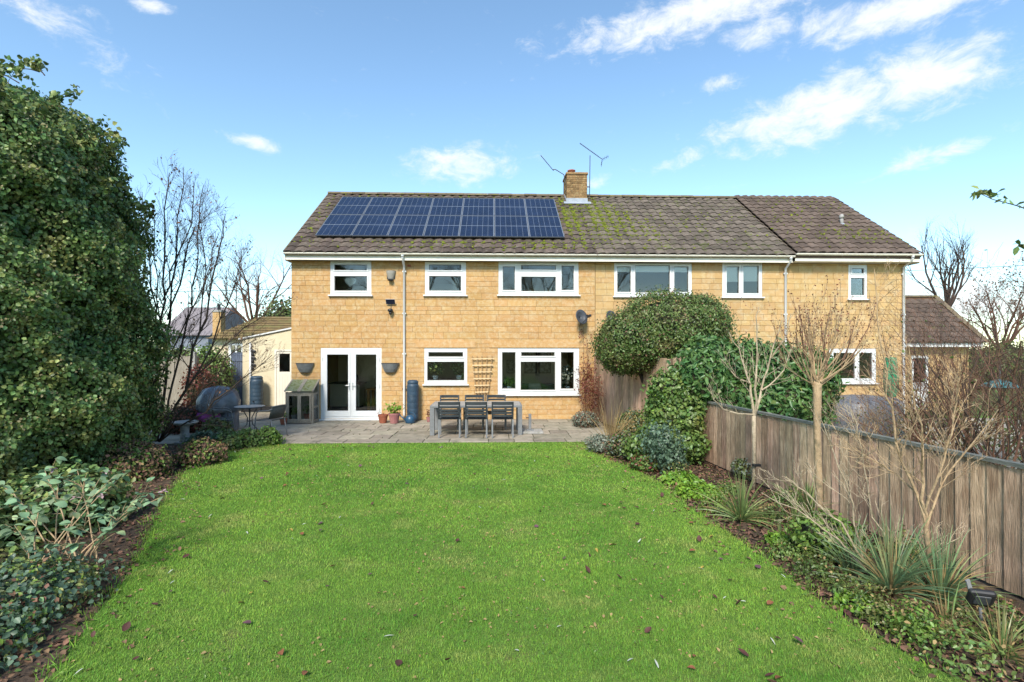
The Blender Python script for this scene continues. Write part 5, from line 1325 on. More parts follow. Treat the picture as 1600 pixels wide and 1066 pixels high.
# bare multi-stemmed tree beside the hedge
def pp(l, Y): return [P(a, b, Y+dy) for a, b, dy in l]
R = random.Random(31); m = MB(); tips = []
bt = empty('bare_tree', tuple(G(258, 692)), 'bare multi stemmed tree with a few brown leaves beside the ivy', 'tree')
Yt = 10.6
stems = [([(245, 690, 0), (256, 600, .1), (262, 500, .1), (272, 420, .1), (280, 340, .0), (286, 262, 0)], .030),
 ([(244, 690, 0), (250, 580, -.1), (254, 470, -.1), (255, 380, -.1), (262, 300, -.2), (265, 270, -.2)], .026),
 ([(248, 690, 0), (290, 610, .0), (312, 520, 0), (330, 440, .1), (345, 380, .1), (352, 335, .1)], .030),
 ([(240, 690, 0), (246, 560, .2), (238, 450, .3), (228, 360, .3), (222, 300, .3)], .024),
 ([(250, 690, 0), (270, 600, .3), (292, 500, .3), (306, 420, .3), (310, 340, .3), (318, 290, .3)], .024),
 ([(242, 690, 0), (240, 600, -.2), (246, 500, -.3), (244, 400, -.3), (240, 320, -.3)], .020),
 ([(262, 500, .1), (285, 420, .2), (300, 360, .3), (332, 325, .3)], .018),
 ([(290, 610, 0), (350, 540, -.2), (400, 500, -.3), (435, 478, -.4)], .018),
 ([(290, 610, 0), (345, 500, .2), (370, 430, .3), (378, 400, .3)], .018),
 ([(250, 690, 0), (320, 645, -.4), (380, 590, -.6), (425, 555, -.7)], .018),
 ([(250, 690, 0), (300, 630, -.5), (350, 560, -.7), (400, 530, -.8)], .015),
 ([(254, 470, -.1), (275, 400, -.3), (300, 350, -.4), (303, 285, -.4)], .016),
 ([(312, 520, 0), (322, 440, .2), (318, 390, .3), (310, 350, .3)], .015),
 ([(252, 590, -.1), (290, 500, -.3), (322, 430, -.4), (340, 370, -.4)], .016)]
for l, r in stems: px_stem(m, pp(l, Yt), r, .006, R, twig=30, tl=.72, lvl=2, tips=tips, kids=3, up=.25)
m.build('trunk', BARK, bt, smooth=True)
g = np.random.default_rng(9); sel = g.choice(len(tips), min(420, len(tips)), replace=False)
pts = np.array([tuple(tips[i][0]) for i in sel]); V, F = leaf_arrays(pts, g.normal(0, 1, pts.shape), .055, seed=10, jit=.5); np_object('crown', V, F, L_BROWN, bt)

def bare_tree(name, base, h, label, seed, kids=5, lvl=4, mat=BARK, spread=.55, lean=(0, 0, 1), group=None, r=None, trunk=.3, up=.18, tipn=0, tipm=None, tips_sz=.1):
    R = random.Random(seed); o = empty(name, base, label, 'tree', group); m = MB(); tips = []
    b = Vector(base); r = r or h*.015
    top = b+Vector(lean).normalized()*h*trunk
    m.tube([b-Vector((0, 0, .05)), b.lerp(top, .5)+Vector((R.gauss(0, .03*h*.3), 0, 0)), top], [r*1.25, r, r*.9], 8, caps=False)
    t = MB()
    for k in range(kids):
        a = 2*math.pi*k/kids+R.random(); d = Vector((math.cos(a)*spread, math.sin(a)*spread, 1)); 
        grow(t, top, d, h*.42*R.uniform(.8, 1.15), r*.62, lvl-1, R, 5, spread, up, 5, .13, .62, .58, tips)
    m.build('trunk', mat, o, smooth=True); t.build('crown', mat, o)
    if tipn:
        g = np.random.default_rng(seed); sel = g.choice(len(tips), min(tipn, len(tips)), replace=False)
        pts = np.array([tuple(tips[i][0]) for i in sel]); V, F = leaf_arrays(pts, g.normal(0, 1, pts.shape), tips_sz, seed=seed, jit=.5); np_object('leaves', V, F, tipm, o)
    return o
q = P(396, 545, 38); bare_tree('bare_tree', (q.x, 38, 0), 12.0, 'bare spreading tree behind the bungalow roof', 41, kids=6, spread=.75, mat=BARKR, trunk=.30)
q = P(1478, 545, 34); bare_tree('bare_tree', (q.x, 34, 0), 11.5, 'upright bare tree standing behind the garage roof', 42, kids=6, spread=.5, mat=BARK, trunk=.4, up=.3)
q = P(1565, 545, 30); bare_tree('bare_tree', (q.x, 30, 0), 9.5, 'bare tree with clinging dead leaves right of the garage', 43, kids=7, spread=.6, mat=BARKR, trunk=.2, tipn=900, tipm=L_BROWN, tips_sz=.12)
q = P(1660, 545, 28); bare_tree('bare_tree', (q.x, 28, 0), 9.5, 'wide bare tree standing apart beyond the garage', 44, kids=6, spread=.7, mat=BARK, trunk=.25, tipn=500, tipm=L_BROWN, tips_sz=.12)
# trees behind the camera, seen mirrored in the upstairs windows
for i, (x, y, h) in enumerate(((-7, -11, 12), (-1.5, -13, 13.5), (3.5, -10.5, 12), (9, -12, 13))):
    bare_tree('bare_tree', (x, y, 0), h, ['tall bare tree mirrored in the bathroom window', 'tall bare tree mirrored in the narrow upstairs window', 'tall bare tree mirrored in the wide upstairs window', 'tall bare tree mirrored in the neighbouring upstairs window'][i], 60+i, kids=6, lvl=4, spread=.55, trunk=.33, group='tall trees at the end of the garden')
# hedges and bushes that close the view
shrub('evergreen_bush', [(P(330, 0, 17.6).x, 17.6, 1.0, .65, .6, 1.2), (P(346, 0, 17.4).x, 17.4, .9, .38, .4, .95)], 3800, .09, L_IVYG, 'green bush beside the blue grey gate', seed=51)
shrub('russet_bush', [(P(312, 0, 15.6).x, 15.6, .8, .45, .4, .85)], 1500, .08, L_RED, 'dark red bush beside the greyed fence panel', seed=52)
shrub('russet_bush', [(P(285, 0, 13.4).x, 13.4, .3, .55, .5, .42)], 1400, .06, L_RED, 'low dark red shrub behind the bird bath', seed=53)
q = P(1520, 0, 27); shrub('field_hedge', [(q.x+k*2.4, 27+.4*k, .9, 1.8, 1.2, 1.5+.25*(k % 2)) for k in range(-1, 9)], 12000, .16, L_BUSH, 'distant green hedge right of the garage', cat='hedge', seed=54)
q = P(300, 0, 31); shrub('field_hedge', [(q.x-3+k*2.4, 31, .8, 1.8, 1.2, 1.35+.2*(k % 2)) for k in range(-4, 4)], 9000, .16, L_BUSH, 'distant dark hedge left of the bungalow', cat='hedge', seed=55)
q = P(432, 0, 33); shrub('evergreen_bush', [(q.x, 34, 2.6, 1.6, 1.2, 2.7)], 3000, .2, L_BUSH, 'rounded evergreen tree top behind the bungalow roof next to the house', seed=56)

# hedge border: pale-leaved arching shrub, each leaf its own piece
def leaf_mesh(name, mat, L, asp, fold=.2, curl=.15):
    m = MB(); w = L*asp/2; n = 6; vs = []
    for i in range(n+1):
        t = i/n; k = w*math.sin(math.pi*min(1, t*.93+.05))**.8*(1.08-.35*t); zc_ = -curl*L*t*t
        vs += [(-k, L*t, zc_+fold*k), (0, L*t, zc_), (k, L*t, zc_+fold*k)]
    fs = []
    for i in range(n): fs += [(3*i, 3*i+1, 3*i+4, 3*i+3), (3*i+1, 3*i+2, 3*i+5, 3*i+4)]
    return m.add(vs, fs).mesh(name, mat, smooth=True)
b = G(95, 905); R = random.Random(71)
bs = empty('arching_shrub', (b.x, b.y, 0), 'pale leaved shrub with arching tan stems at the hedge foot', 'shrub')
ends = [(255, 775, .1), (235, 770, .4), (190, 745, .3), (165, 760, 0), (120, 735, .4), (90, 745, 0), (60, 790, -.2), (30, 780, .1), (150, 800, -.3), (200, 800, -.1), (10, 830, -.2), (120, 850, -.4), (130, 770, .6), (70, 735, .5), (170, 830, -.4), (40, 850, -.3), (215, 785, .3), (5, 760, .3)]
LM = [leaf_mesh('leaf', L_SHRUB, .095, .85, .25, .3), leaf_mesh('leaf', L_SHRUB, .08, .8, .35, .1), leaf_mesh('leaf', L_SHRUB, .088, .8, .15, .4), leaf_mesh('leaf', L_SHRUB, .062, .8)]
for ex, ey, dy in ends:
    e = P(ex, ey, b.y+.25+dy); s = Vector((b.x+R.uniform(-.25, .25), b.y+R.uniform(-.2, .25), 0)); mid = s.lerp(e, .5)+Vector((0, 0, .16)); m = MB()
    pts = []
    for k in range(9):
        t = k/8; pts.append(s*(1-t)**2+mid*2*t*(1-t)+e*t*t+Vector((R.gauss(0, .006), R.gauss(0, .006), 0)))
    m.tube(pts, [.009-.006*k/8 for k in range(9)], 6, caps=False)
    nodes = []
    for k in range(3):
        i = R.choice([4, 5, 6, 7]); dv = (pts[i+1]-pts[i]).normalized(); side = Vector((R.gauss(0, 1), R.gauss(0, .6), R.gauss(.4, .5))).normalized()
        q = pts[i]+(dv*.5+side*.8).normalized()*R.uniform(.12, .28); m.tube([pts[i], pts[i].lerp(q, .5)+Vector((0, 0, .015)), q], [.004, .003, .002], 4, caps=False)
        nodes += [pts[i].lerp(q, .6), q, q]
    m.build('stem', BARKT, bs, smooth=True)
    nodes += [pts[-1]]*3+[pts[-2], pts[-2], pts[-3], pts[-4]]
    for q in nodes: piece('leaf', R.choice(LM), bs, q, (R.gauss(.1, .45), R.gauss(0, .4), R.uniform(0, 6.28)))
fm = [leaf_mesh('petal', M('dried_flower_head', (.42, .30, .30), (.30, .18, .2), 30, .8), .05, .5, .3)]
for fx, fy, dy in ((82, 735, .4), (166, 738, .3), (160, 775, .1), (118, 778, 0), (255, 768, .1)):
    q = P(fx, fy, b.y+.25+dy)
    for k in range(5): piece('petal', fm[0], bs, q, (R.gauss(.2, .3), R.gauss(0, .2), k*1.25))
b = G(30, 1010)
shrub('ground_ivy', [(b.x-.35, b.y-.1, .06, .42, .42, .20), (b.x-.45, b.y+.55, .08, .45, .45, .26), (b.x-.1, b.y-.6, .02, .3, .4, .14)], 3600, .042, L_BLUE, 'low blue green ivy at the lawn edge below the arching shrub', cat='ivy', seed=72, extra=[(L_IVY, .5, .04), (L_BOX, .08, .05), (L_BROWN, .1, .05)], aspect=.8, shell=(.5, 1.3), core=False)
b = G(110, 790); shrub('evergreen_bush', [(-5.2, 6.4, .25, .6, .7, .45), (-5.75, 5.2, .25, .6, .9, .6), (-5.0, 5.3, .0, .35, .4, .12)], 5500, .07, L_IVY, 'dark ivy sprawl at the foot of the hedge behind the arching shrub', seed=73, aspect=.8)
b = G(205, 745); shrub('brown_perennial', [(b.x, b.y, .15, .55, .45, .42), (b.x+.6, b.y+1.0, .12, .4, .4, .30)], 1900, .055, L_BOX, 'half dead yellow brown perennial clump beside the hedge', seed=74, core=True, extra=[(L_BROWN, .9, .055), (STRAW, .3, .05)])
for i, (px, py, w, h, mt, lab) in enumerate(((318, 703, .38, .26, L_BLUE, 'dark leafy plant beside the bird bath'), (350, 702, .34, .24, L_IVY, 'dark green clump left of the bistro chair'), (383, 699, .34, .27, L_IVYG, 'green clump below the bistro table'),
        (415, 696, .30, .27, L_BOX, 'bright green clump at the patio corner beside the lawn'), (398, 697, .22, .22, L_RED, 'reddish clump between green plants at the patio edge'), (335, 690, .35, .38, L_BUSH, 'feathery green plant behind the bird bath'))):
    b = G(px, py); shrub('border_plant', [(b.x, b.y+.1, h*.4, w, w*.8, h)], 800, .065, mt, lab, cat='plant', seed=80+i)

# ------------------------------------------------------------------ vegetation: right side
# clipped bush growing over the tall fence
def ell(px, py, Y, rx, ry, rz): c = P(px, py, Y); return (c.x, Y, c.z, rx, ry, rz)
s12 = 800/12.3
shrub('clipped_bush', [ell(1045, 522, 12.3, 1.35, 1.1, .98), ell(1000, 535, 12.2, 1.0, .9, .70), ell(1088, 510, 12.4, .75, .9, .72), ell(975, 550, 12.2, .62, .7, .52)], 30000, .058, L_BUSH,
      'large rounded clipped evergreen bush leaning over the tall fence', seed=91, shell=(.9, 1.04), jit=.5, extra=[(L_IVYG, .15, .05), (L_BROWN, .05, .05)],
      stem=[([(3.75, 12.4, 0), (3.85, 12.3, 1.2), (4.1, 12.3, 2.3)], [.10, .08, .06]), ([(3.8, 12.35, .9), (3.5, 12.2, 1.6), (3.2, 12.1, 2.2)], [.06, .05, .03])])
shrub('laurel_hedge', [ell(1110, 580, 10.9, .75, .6, .72), ell(1165, 590, 10.6, .85, .7, .72), ell(1225, 595, 10.3, .80, .7, .72), ell(1262, 595, 10.0, .5, .6, .58), ell(1090, 600, 10.5, .55, .5, .6), ell(1230, 640, 9.8, .8, .5, .50), ell(1098, 590, 9.7, .42, .35, .55), ell(1150, 640, 10.2, .95, .5, .6)], 15000, .125, L_LAUREL,
      'glossy dark laurel hedge behind the low fence', cat='hedge', seed=92, aspect=.42, jit=.7, droop=.5, shell=(.82, 1.06), extra=[(L_IVYG, .05, .11)],
      stem=[([(5.2, 10.3, 0), (5.3, 10.3, 1.2)], [.06, .04]), ([(6.0, 9.9, 0), (6.0, 10, 1.2)], [.06, .04])])
shrub('ivy_clump', [ell(1045, 612, 9.9, .36, .28, .36), ell(1075, 625, 9.75, .34, .26, .34), ell(1052, 655, 9.75, .40, .28, .34), ell(1074, 662, 9.6, .28, .24, .34), ell(1028, 680, 9.6, .34, .3, .26), ell(1070, 695, 9.45, .38, .28, .26), ell(1005, 698, 9.5, .3, .28, .22), ell(1082, 702, 9.4, .2, .2, .16), ell(1030, 640, 10, .26, .22, .3)], 11000, .065, L_IVYG,
      'light green ivy smothering the fence end below the clipped bush', cat='ivy', seed=93, aspect=.85, jit=.6, shell=(.6, 1.18), droop=.8, extra=[(L_LIME, .03, .06)])
b = G(1042, 742); 
shrub('blue_leaved_shrub', [(b.x, b.y, .42, .30, .28, .42), (b.x-.12, b.y+.3, .55, .25, .25, .30), (b.x+.15, b.y+.2, .25, .28, .28, .26)], 1900, .06, L_BLUE, 'blue green leafy shrub in front of the ivy', seed=94, core=False, shell=(.35, 1.08),
      stem=[([(b.x, b.y+.05, 0), (b.x-.02, b.y, .35), (b.x, b.y, .7)], [.012, .009, .004]), ([(b.x+.03, b.y+.05, 0), (b.x+.12, b.y+.1, .4)], [.01, .004])])
for i, (px, py, Yo, w, h, mt, sz, lab, ex) in enumerate(((915, 668, 0, .34, .36, L_GREY, .05, 'grey lavender mound at the corner of patio and fence', [(L_BROWN, .4, .045)]), (942, 706, 0, .34, .30, L_GREY, .045, 'silver leaved mound at the lawn corner', None),
        (985, 716, .1, .40, .42, L_BUSH, .055, 'mixed green shrub beside the silver mound', [(L_GREY, .3, .05), (L_BROWN, .2, .05)]), (1010, 735, .0, .26, .22, L_IVYG, .05, 'low leafy plant at the foot of the blue green shrub', [(L_RED, .3, .05)]),
        (1092, 775, 0, .30, .15, L_LIME, .06, 'bright lime green groundcover in the fence border', None), (1068, 757, .1, .28, .13, L_LIME, .06, 'lime green groundcover below the ivy', None),
        (1000, 690, .4, .40, .55, L_BUSH, .055, 'sprawling green shrub against the tall fence', [(L_BLUE, .3, .05), (STRAW, .2, .05)]),
        (1298, 872, .1, .33, .36, L_BOX, .05, 'fresh green dome of shrub in the fence border', None), (1190, 755, .3, .28, .28, L_BUSH, .05, 'variegated low shrub at the sapling foot', [(L_GREY, .4, .05)]),
        (1215, 850, 0, .12, .10, L_LIME, .05, 'small lime seedling clump by the lawn edge', None), (1345, 950, 0, .18, .07, L_LIME, .045, 'clover like groundcover beside the near shrub', None), (1395, 975, 0, .16, .06, L_IVYG, .045, 'flat clover patch near the spotlight', None))):
    b = G(px, py); shrub('border_plant', [(b.x, b.y+Yo, h*.55, w, w*.85, h*.62)] if h > .2 else [(b.x, b.y+Yo, h*.3, w, w*.9, h*.8)], int(900*(w/.3)**1.5*(h/.3)**.5)+200, sz, mt, lab, cat='plant', seed=120+i, extra=ex, core=h > .3)
R = random.Random(131); fill = [(1060, 745, L_BUSH, 'fern like tuft below the ivy'), (1120, 800, L_BOX, 'pale leafy clump beside the lime groundcover'), (1135, 770, L_IVYG, 'leafy clump between sapling and lime groundcover'), (1205, 815, L_BUSH, 'dark leafy clump right of the spiky sword plant'),
   (1235, 870, L_IVYG, 'low leafy clump at the lawn edge before the green dome'), (1275, 905, L_BUSH, 'straggly low plant in front of the green dome'), (1320, 925, L_IVYG, 'leafy sprawl between green dome and irises'), (1370, 955, L_BUSH, 'low weeds under the near bare shrub'), (1430, 1000, L_BOX, 'creeping weeds at the lawn edge near the spotlight'),
   (1500, 1030, L_IVYG, 'leafy weeds in front of the spotlight'), (1560, 990, L_BUSH, 'leafy weeds behind the spotlight'), (1340, 860, L_BUSH, 'leafy growth at the fence foot behind the irises'), (1420, 880, L_IVYG, 'leafy growth at the fence foot by the near trunk'), (1230, 790, L_IVYG, 'leafy growth at the fence foot by the pollard')]
for i, (px, py, mt, lab) in enumerate(fill):
    b = G(px, py); w = R.uniform(.14, .26); h = R.uniform(.10, .22)
    shrub('border_plant', [(b.x, b.y, h*.3, w, w, h), (b.x+R.uniform(-.2, .2), b.y+R.uniform(-.15, .15), h*.2, w*.7, w*.7, h*.7)], 560, .032, mt, lab, cat='plant', seed=150+i, core=False, shell=(.3, 1.25), extra=[(STRAW, .08, .03)])
# russet climber on the house corner by the fence
R = random.Random(101); m = MB(); tips = []
cl = empty('russet_climber', (P(918, 0, 15.1).x, 15.1, 0), 'russet leaved climber between the wide window and the tall fence', 'climber')
for l in ([(918, 660, 0), (914, 610, 0), (918, 560, 0), (917, 530, .05), (908, 522, .1)], [(922, 662, -.1), (926, 610, -.2), (932, 570, -.2)], [(912, 662, -.2), (908, 620, -.1), (905, 580, .1)], [(930, 668, -.5), (940, 630, -.6), (935, 600, -.5)]):
    px_stem(m, pp(l, 15.1), .012, .005, R, twig=9, tl=.45, lvl=1, tips=tips, kids=3)
m.build('stem', BARKR, cl)
g = np.random.default_rng(13); c0_ = P(918, 605, 15.0); e = [(c0_.x, 15.0, 1.15, .27, .22, .78), (c0_.x+.12, 14.8, .75, .32, .28, .62)]
p, d = ell_points(e, 1500, 14, (.3, 1.1)); p = np.vstack([p, np.array([tuple(t[0]) for t in tips])]); d = np.vstack([d, g.normal(0, 1, (len(tips), 3))])
V, F = leaf_arrays(p, d, .05, seed=15, jit=.9); np_object('foliage', V, F, L_RED, cl)
# straw coloured grasses by the patio corner
R = random.Random(103); b = G(958, 706)
blades(MB(), (b.x, b.y+.25, 0), 90, 1.05, .012, .28, R).build('ornamental_grass', STRAW, label='dry straw coloured ornamental grass at the patio corner', cat='grass')
def tuft(px, py, n, L, w, sp, mat, label, seed, dead=0, name='sword_leaved_plant', lean=None):
    b = G(px, py); R = random.Random(seed); o = empty(name, (b.x, b.y, 0), label, 'plant')
    base = (b.x, b.y, -.01)
    for k in range(n):     # each long leaf is a piece
        blades(MB(), base, 1, L, w, sp, R, lean, 6).build('leaf', mat, o)
    if dead: blades(MB(), base, dead, L*.8, w*.8, sp*1.7, R, lean, 6).build('dead_leaves', STRAW, o)
tuft(1158, 812, 130, .60, .015, .62, L_BLADE, 'spiky sword leaved clump at the sapling foot', 201, 30)
tuft(1262, 800, 70, .55, .016, .55, L_BLADE, 'spiky sword leaved clump behind the fresh green dome', 202, 10)
tuft(1392, 925, 170, .70, .014, .62, L_BLADEB, 'blue green iris clump below the near bare shrub', 203, 60)
tuft(1470, 935, 120, .60, .014, .58, L_BLADEB, 'blue green iris clump beside the black spotlight', 204, 70)
tuft(1222, 850, 16, .28, .020, .35, L_BLADE, 'small upright iris fan beside the fresh green dome', 205)
tuft(1330, 890, 70, .50, .013, .55, L_BLADEB, 'iris clump against the fresh green dome', 206, 10)
tuft(1565, 1020, 50, .40, .010, .8, L_BLADE, 'grassy tuft beside the spotlight at the fence foot', 207, 60, 'grass_tuft')
tuft(1480, 985, 14, .40, .012, .9, L_BLADE, 'loose grassy tuft at the near shrub foot', 208, 60, 'grass_tuft')
tuft(1240, 815, 24, .36, .018, .6, L_BLADE, 'narrow leaved clump at the pollard foot', 209, 8)

# pollard, sapling and near shrub
R = random.Random(301)
o = empty('pollarded_tree', (P(1278, 0, 5.75).x, 5.75, 0), 'pollarded small tree with a pale trunk and a fan of shoots', 'tree'); f = P(1277, 600, 5.75); b = Vector((P(1280, 0, 5.75).x, 5.75, -.03))
MB().tube([b, b.lerp(f, .35)+Vector((.006, 0, 0)), b.lerp(f, .7)-Vector((.008, 0, 0)), f, f+Vector((0, 0, .05))], [.046, .040, .038, .047, .034], 10).build('trunk', BARKT, o, smooth=True)
m = MB(); tips = []
for k in range(28):
    a = 2*math.pi*k/28+R.random()*.3; t = R.uniform(.1, 1.1); d = Vector((math.cos(a)*math.sin(t)*1.25, .6*math.sin(a)*math.sin(t), math.cos(t)+.1))
    grow(m, f+Vector((R.gauss(0, .025), R.gauss(0, .025), R.uniform(-.10, .06))), d, R.uniform(.6, 1.0), R.uniform(.006, .014), 2, R, 3, .40, .42, 6, .09, .55, .5, tips)
m.build('crown', BARKT, o); m = MB()
for k in range(14): a = R.uniform(-1, 1); grow(m, f+Vector((a*.3, R.gauss(0, .1), R.uniform(.15, .35))), (a*.55, R.gauss(0, .15), 1), R.uniform(.45, .75), .007, 1, R, 6, .3, .3, 7, .07, .35, .5, tips, first=.3)
m.build('red_shoots', BARKR, o, kind='stuff')
pts = np.array([tuple(t[0]) for t in tips]); V, F = leaf_arrays(pts, NR.normal(0, 1, pts.shape), .022, seed=3, jit=.5); np_object('buds', V, F, L_RED, o)
o = empty('sapling', (P(1178, 0, 7.7).x, 7.7, 0), 'slim young tree tied to a support in front of the low fence', 'tree'); f = P(1178, 650, 7.7); b = Vector((P(1177, 0, 7.7).x, 7.7, -.03))
MB().tube([b, b.lerp(f, .5)+Vector((.01, 0, 0)), f], [.032, .027, .031], 9).build('trunk', BARKG, o, smooth=True)
m = MB()
for l, r in (([(1178, 650, 0), (1172, 600, 0), (1160, 560, .1), (1140, 520, .1)], .022), ([(1178, 650, 0), (1190, 610, .1), (1205, 560, .1), (1222, 500, .1)], .022), ([(1178, 650, 0), (1182, 590, -.1), (1180, 530, -.1), (1186, 480, -.1)], .020),
             ([(1172, 600, 0), (1150, 590, -.2), (1125, 560, -.3)], .014), ([(1178, 648, 0), (1140, 645, -.1), (1115, 625, -.2), (1108, 600, -.2)], .014), ([(1190, 610, .1), (1225, 580, .2), (1240, 540, .2)], .013), ([(1205, 560, .1), (1230, 520, 0), (1236, 490, 0)], .01)):
    px_stem(m, pp(l, 7.7), r, .005, R, twig=8, tl=.42, lvl=1, kids=3, spread=.5, up=.3)
m.build('crown', BARKG, o)
z = P(0, 738, 7.6).z; MB().obox((b.x+.03, 7.66, z), (.12, .06, .04)).build('tree_tie', BLACKPL, o, bevel=.008)
o = empty('bare_shrub', (P(1450, 0, 4.4).x, 4.4, 0), 'bare tan stemmed shrub with upright forked trunk in the near border', 'shrub'); m = MB(); t = MB()
px_stem(t, pp([(1452, 950, 0), (1450, 880, 0), (1447, 825, 0)], 4.4), .024, .020, R, n=9); t.build('trunk', BARKT, o, smooth=True)
for l, r in (([(1447, 825, 0), (1432, 770, .05), (1400, 690, .1), (1388, 620, .1), (1372, 500, .1), (1366, 420, .1)], .016), ([(1447, 825, 0), (1442, 760, 0), (1440, 690, -.05), (1425, 610, -.1), (1420, 540, -.1)], .015), ([(1447, 825, 0), (1470, 770, .05), (1510, 700, .1), (1560, 640, .1)], .013),
             ([(1432, 770, .05), (1400, 740, .2), (1370, 720, .2), (1320, 690, .2)], .009), ([(1445, 800, 0), (1475, 720, -.1), (1490, 650, -.15), (1500, 590, -.15)], .011)):
    px_stem(m, pp(l, 4.4), r, .003, R, twig=14, tl=.45, lvl=2, kids=3, spread=.55, up=.2)
m.build('branch', BARKT, o)
o = empty('bare_shrub', (P(1408, 0, 4.55).x, 4.55, 0), 'bare shrub with long low stems arching over the fresh green dome', 'shrub'); m = MB()
for l, r in (([(1408, 938, 0), (1350, 880, .1), (1310, 820, .15), (1260, 770, .2), (1225, 745, .2)], .013), ([(1408, 938, 0), (1330, 860, .05), (1270, 810, .1), (1190, 770, .2)], .011), ([(1408, 938, 0), (1420, 900, 0), (1450, 870, .0), (1500, 840, 0)], .010),
             ([(1350, 880, .1), (1330, 790, .1), (1300, 700, .1), (1280, 650, .1)], .009), ([(1408, 938, 0), (1385, 860, .1), (1360, 780, .1), (1345, 700, .1), (1330, 640, .1)], .009)):
    px_stem(m, pp(l, 4.55), r, .003, R, twig=10, tl=.40, lvl=2, kids=3, spread=.5, up=.2)
m.build('stem', BARKG, o)
# overhanging leafy branch from a tree that stands just right of the frame
o = empty('overhanging_tree', (4.32, 3.5, 0), 'dark leafy branch reaching in against the sky above the low fence', 'tree'); m = MB(); tips = []
MB().tube([(4.32, 3.5, -.03), (4.36, 3.5, 1.4), (4.34, 3.5, 2.6), (4.3, 3.5, 3.4)], [.045, .038, .028, .012], 8).build('trunk', BARK, o, smooth=True)
for l in ([(1745, 392, 0), (1660, 352, 0), (1590, 322, 0), (1530, 302, 0)], [(1745, 430, 0), (1680, 410, 0), (1592, 383, 0)]): px_stem(m, pp(l, 3.5), .008, .002, R, n=5)
m.build('branch', BARK, o)
pts = []
for l, n_ in ((((1522, 300), (1560, 306)), 26), (((1560, 306), (1600, 325)), 7), (((1588, 380), (1600, 388)), 8)):
    for _ in range(n_): k = R.random(); pts.append(tuple(P(l[0][0]+(l[1][0]-l[0][0])*k, l[0][1]+(l[1][1]-l[0][1])*k-R.uniform(-3, 6), 3.5+R.gauss(0, .03))))
pts = np.array(pts); V, F = leaf_arrays(pts, NR.normal(0, 1, pts.shape), .055, aspect=.5, seed=5, jit=.4); np_object('crown', V, F, L_IVY, o)
# tangle of bare bushes in the next garden
for i, (px, Y, h, lab) in enumerate(((1440, 8.9, 2.1, 'twiggy bare bush beyond the fence below the garage'), (1500, 8.3, 2.5, 'dense twiggy bush beyond the fence right of the garage door'), (1560, 7.6, 2.6, 'dark twiggy bush behind the cap rail near the parasol'), (1620, 8.0, 3.0, 'tall twiggy bush beyond the fence leaning away from the garage'), (1385, 9.2, 1.3, 'small bare bush beyond the fence by the covered furniture'), (1530, 6.6, 2.2, 'reddish twiggy bush just over the cap rail'), (1590, 6.2, 2.4, 'tall tangled bush leaning over the cap rail'))):
    q = P(px, 0, Y); R = random.Random(330+i); o = empty('twiggy_bush', (q.x, Y, 0), lab, 'bush', 'bare bushes beyond the fence'); m = MB(); tips = []
    for k in range(13):
        grow(m, (q.x+R.gauss(0, .3), Y+R.gauss(0, .15), 0), (R.gauss(0, .5), R.gauss(0, .4), 1), h*R.uniform(.8, 1.15), .016, 2, R, 6, .7, .18, 6, .16, .55, .5, tips)
    m.build('stem', [BARKR, BARK, BARKR, BARK, BARKT, BARKR, BARK][i], o)
    g = np.random.default_rng(340+i); sel = g.choice(len(tips), min(90, len(tips)), replace=False); pts = np.array([tuple(tips[k][0]) for k in sel])
    V, F = leaf_arrays(pts, g.normal(0, 1, pts.shape), .045, seed=i, jit=.5); np_object('leaves', V, F, [L_BROWN, L_BUSH][i % 2], o)
q = P(1480, 0, 9.6); shrub('evergreen_bush', [(q.x, 9.8, .5, .9, .6, .65), (q.x+1.5, 9.3, .5, .9, .6, .75)], 3500, .06, L_BUSH, 'low green bush among the bare bushes beyond the fence', seed=349, shell=(.5, 1.08), core=False)

# ------------------------------------------------------------------ grass, litter, fallen leaves
def scatter(n, x0, x1, y0, y1, seed):
    g = np.random.default_rng(seed); return g.uniform(x0, x1, n), g.uniform(y0, y1, n), g
Vs, Fs, off = [], [], 0
for (y0, y1, dens, hgt, wid, sd_) in ((1.6, 3.2, 6000, .026, .0032, 1), (3.2, 5.0, 15000, .021, .0025, 2), (5.0, 7.5, 8000, .021, .0038, 3), (7.5, 11.75, 3800, .023, .0065, 4)):
    n = int(dens*9.5*(y1-y0)); x, y, g = scatter(n, -5.4, 4.1, y0, y1, sd_)
    jx, jy = x+g.normal(0, .04, n), y+g.normal(0, .04, n)
    k = inside(jx, jy, LAWN) & (y < PY0+.03); x, y = x[k], y[k]; n = len(x)
    pn = np.sin(x*3.1+np.sin(y*2.3)*1.5)*np.sin(y*2.7+np.sin(x*1.9))
    h = hgt*g.uniform(.45, 1.25, n)*(1+.18*pn); w = wid*g.uniform(.7, 1.3, n); a = g.uniform(0, 2*np.pi, n); ln = g.uniform(.2, 1.35, n)*h; b_ = a+g.normal(0, .5, n)+np.pi/2
    c, s = np.cos(a), np.sin(a); cb_, sb_ = np.cos(b_), np.sin(b_); V = np.empty((n, 5, 3)); z0 = -.004
    V[:, 0] = np.stack([x-c*w/2, y-s*w/2, np.full(n, z0)], 1); V[:, 1] = np.stack([x+c*w/2, y+s*w/2, np.full(n, z0)], 1)
    V[:, 2] = np.stack([x+c*w*.4+cb_*ln*.35, y+s*w*.4+sb_*ln*.35, h*.6], 1); V[:, 3] = np.stack([x-c*w*.4+cb_*ln*.35, y-s*w*.4+sb_*ln*.35, h*.6], 1)
    V[:, 4] = np.stack([x+cb_*ln, y+sb_*ln, h], 1)
    F = np.array([[0, 1, 2], [0, 2, 3], [3, 2, 4]])[None]+(np.arange(n)*5)[:, None, None]+off
    Vs.append(V.reshape(-1, 3)); Fs.append(F.reshape(-1, 3)); off += n*5
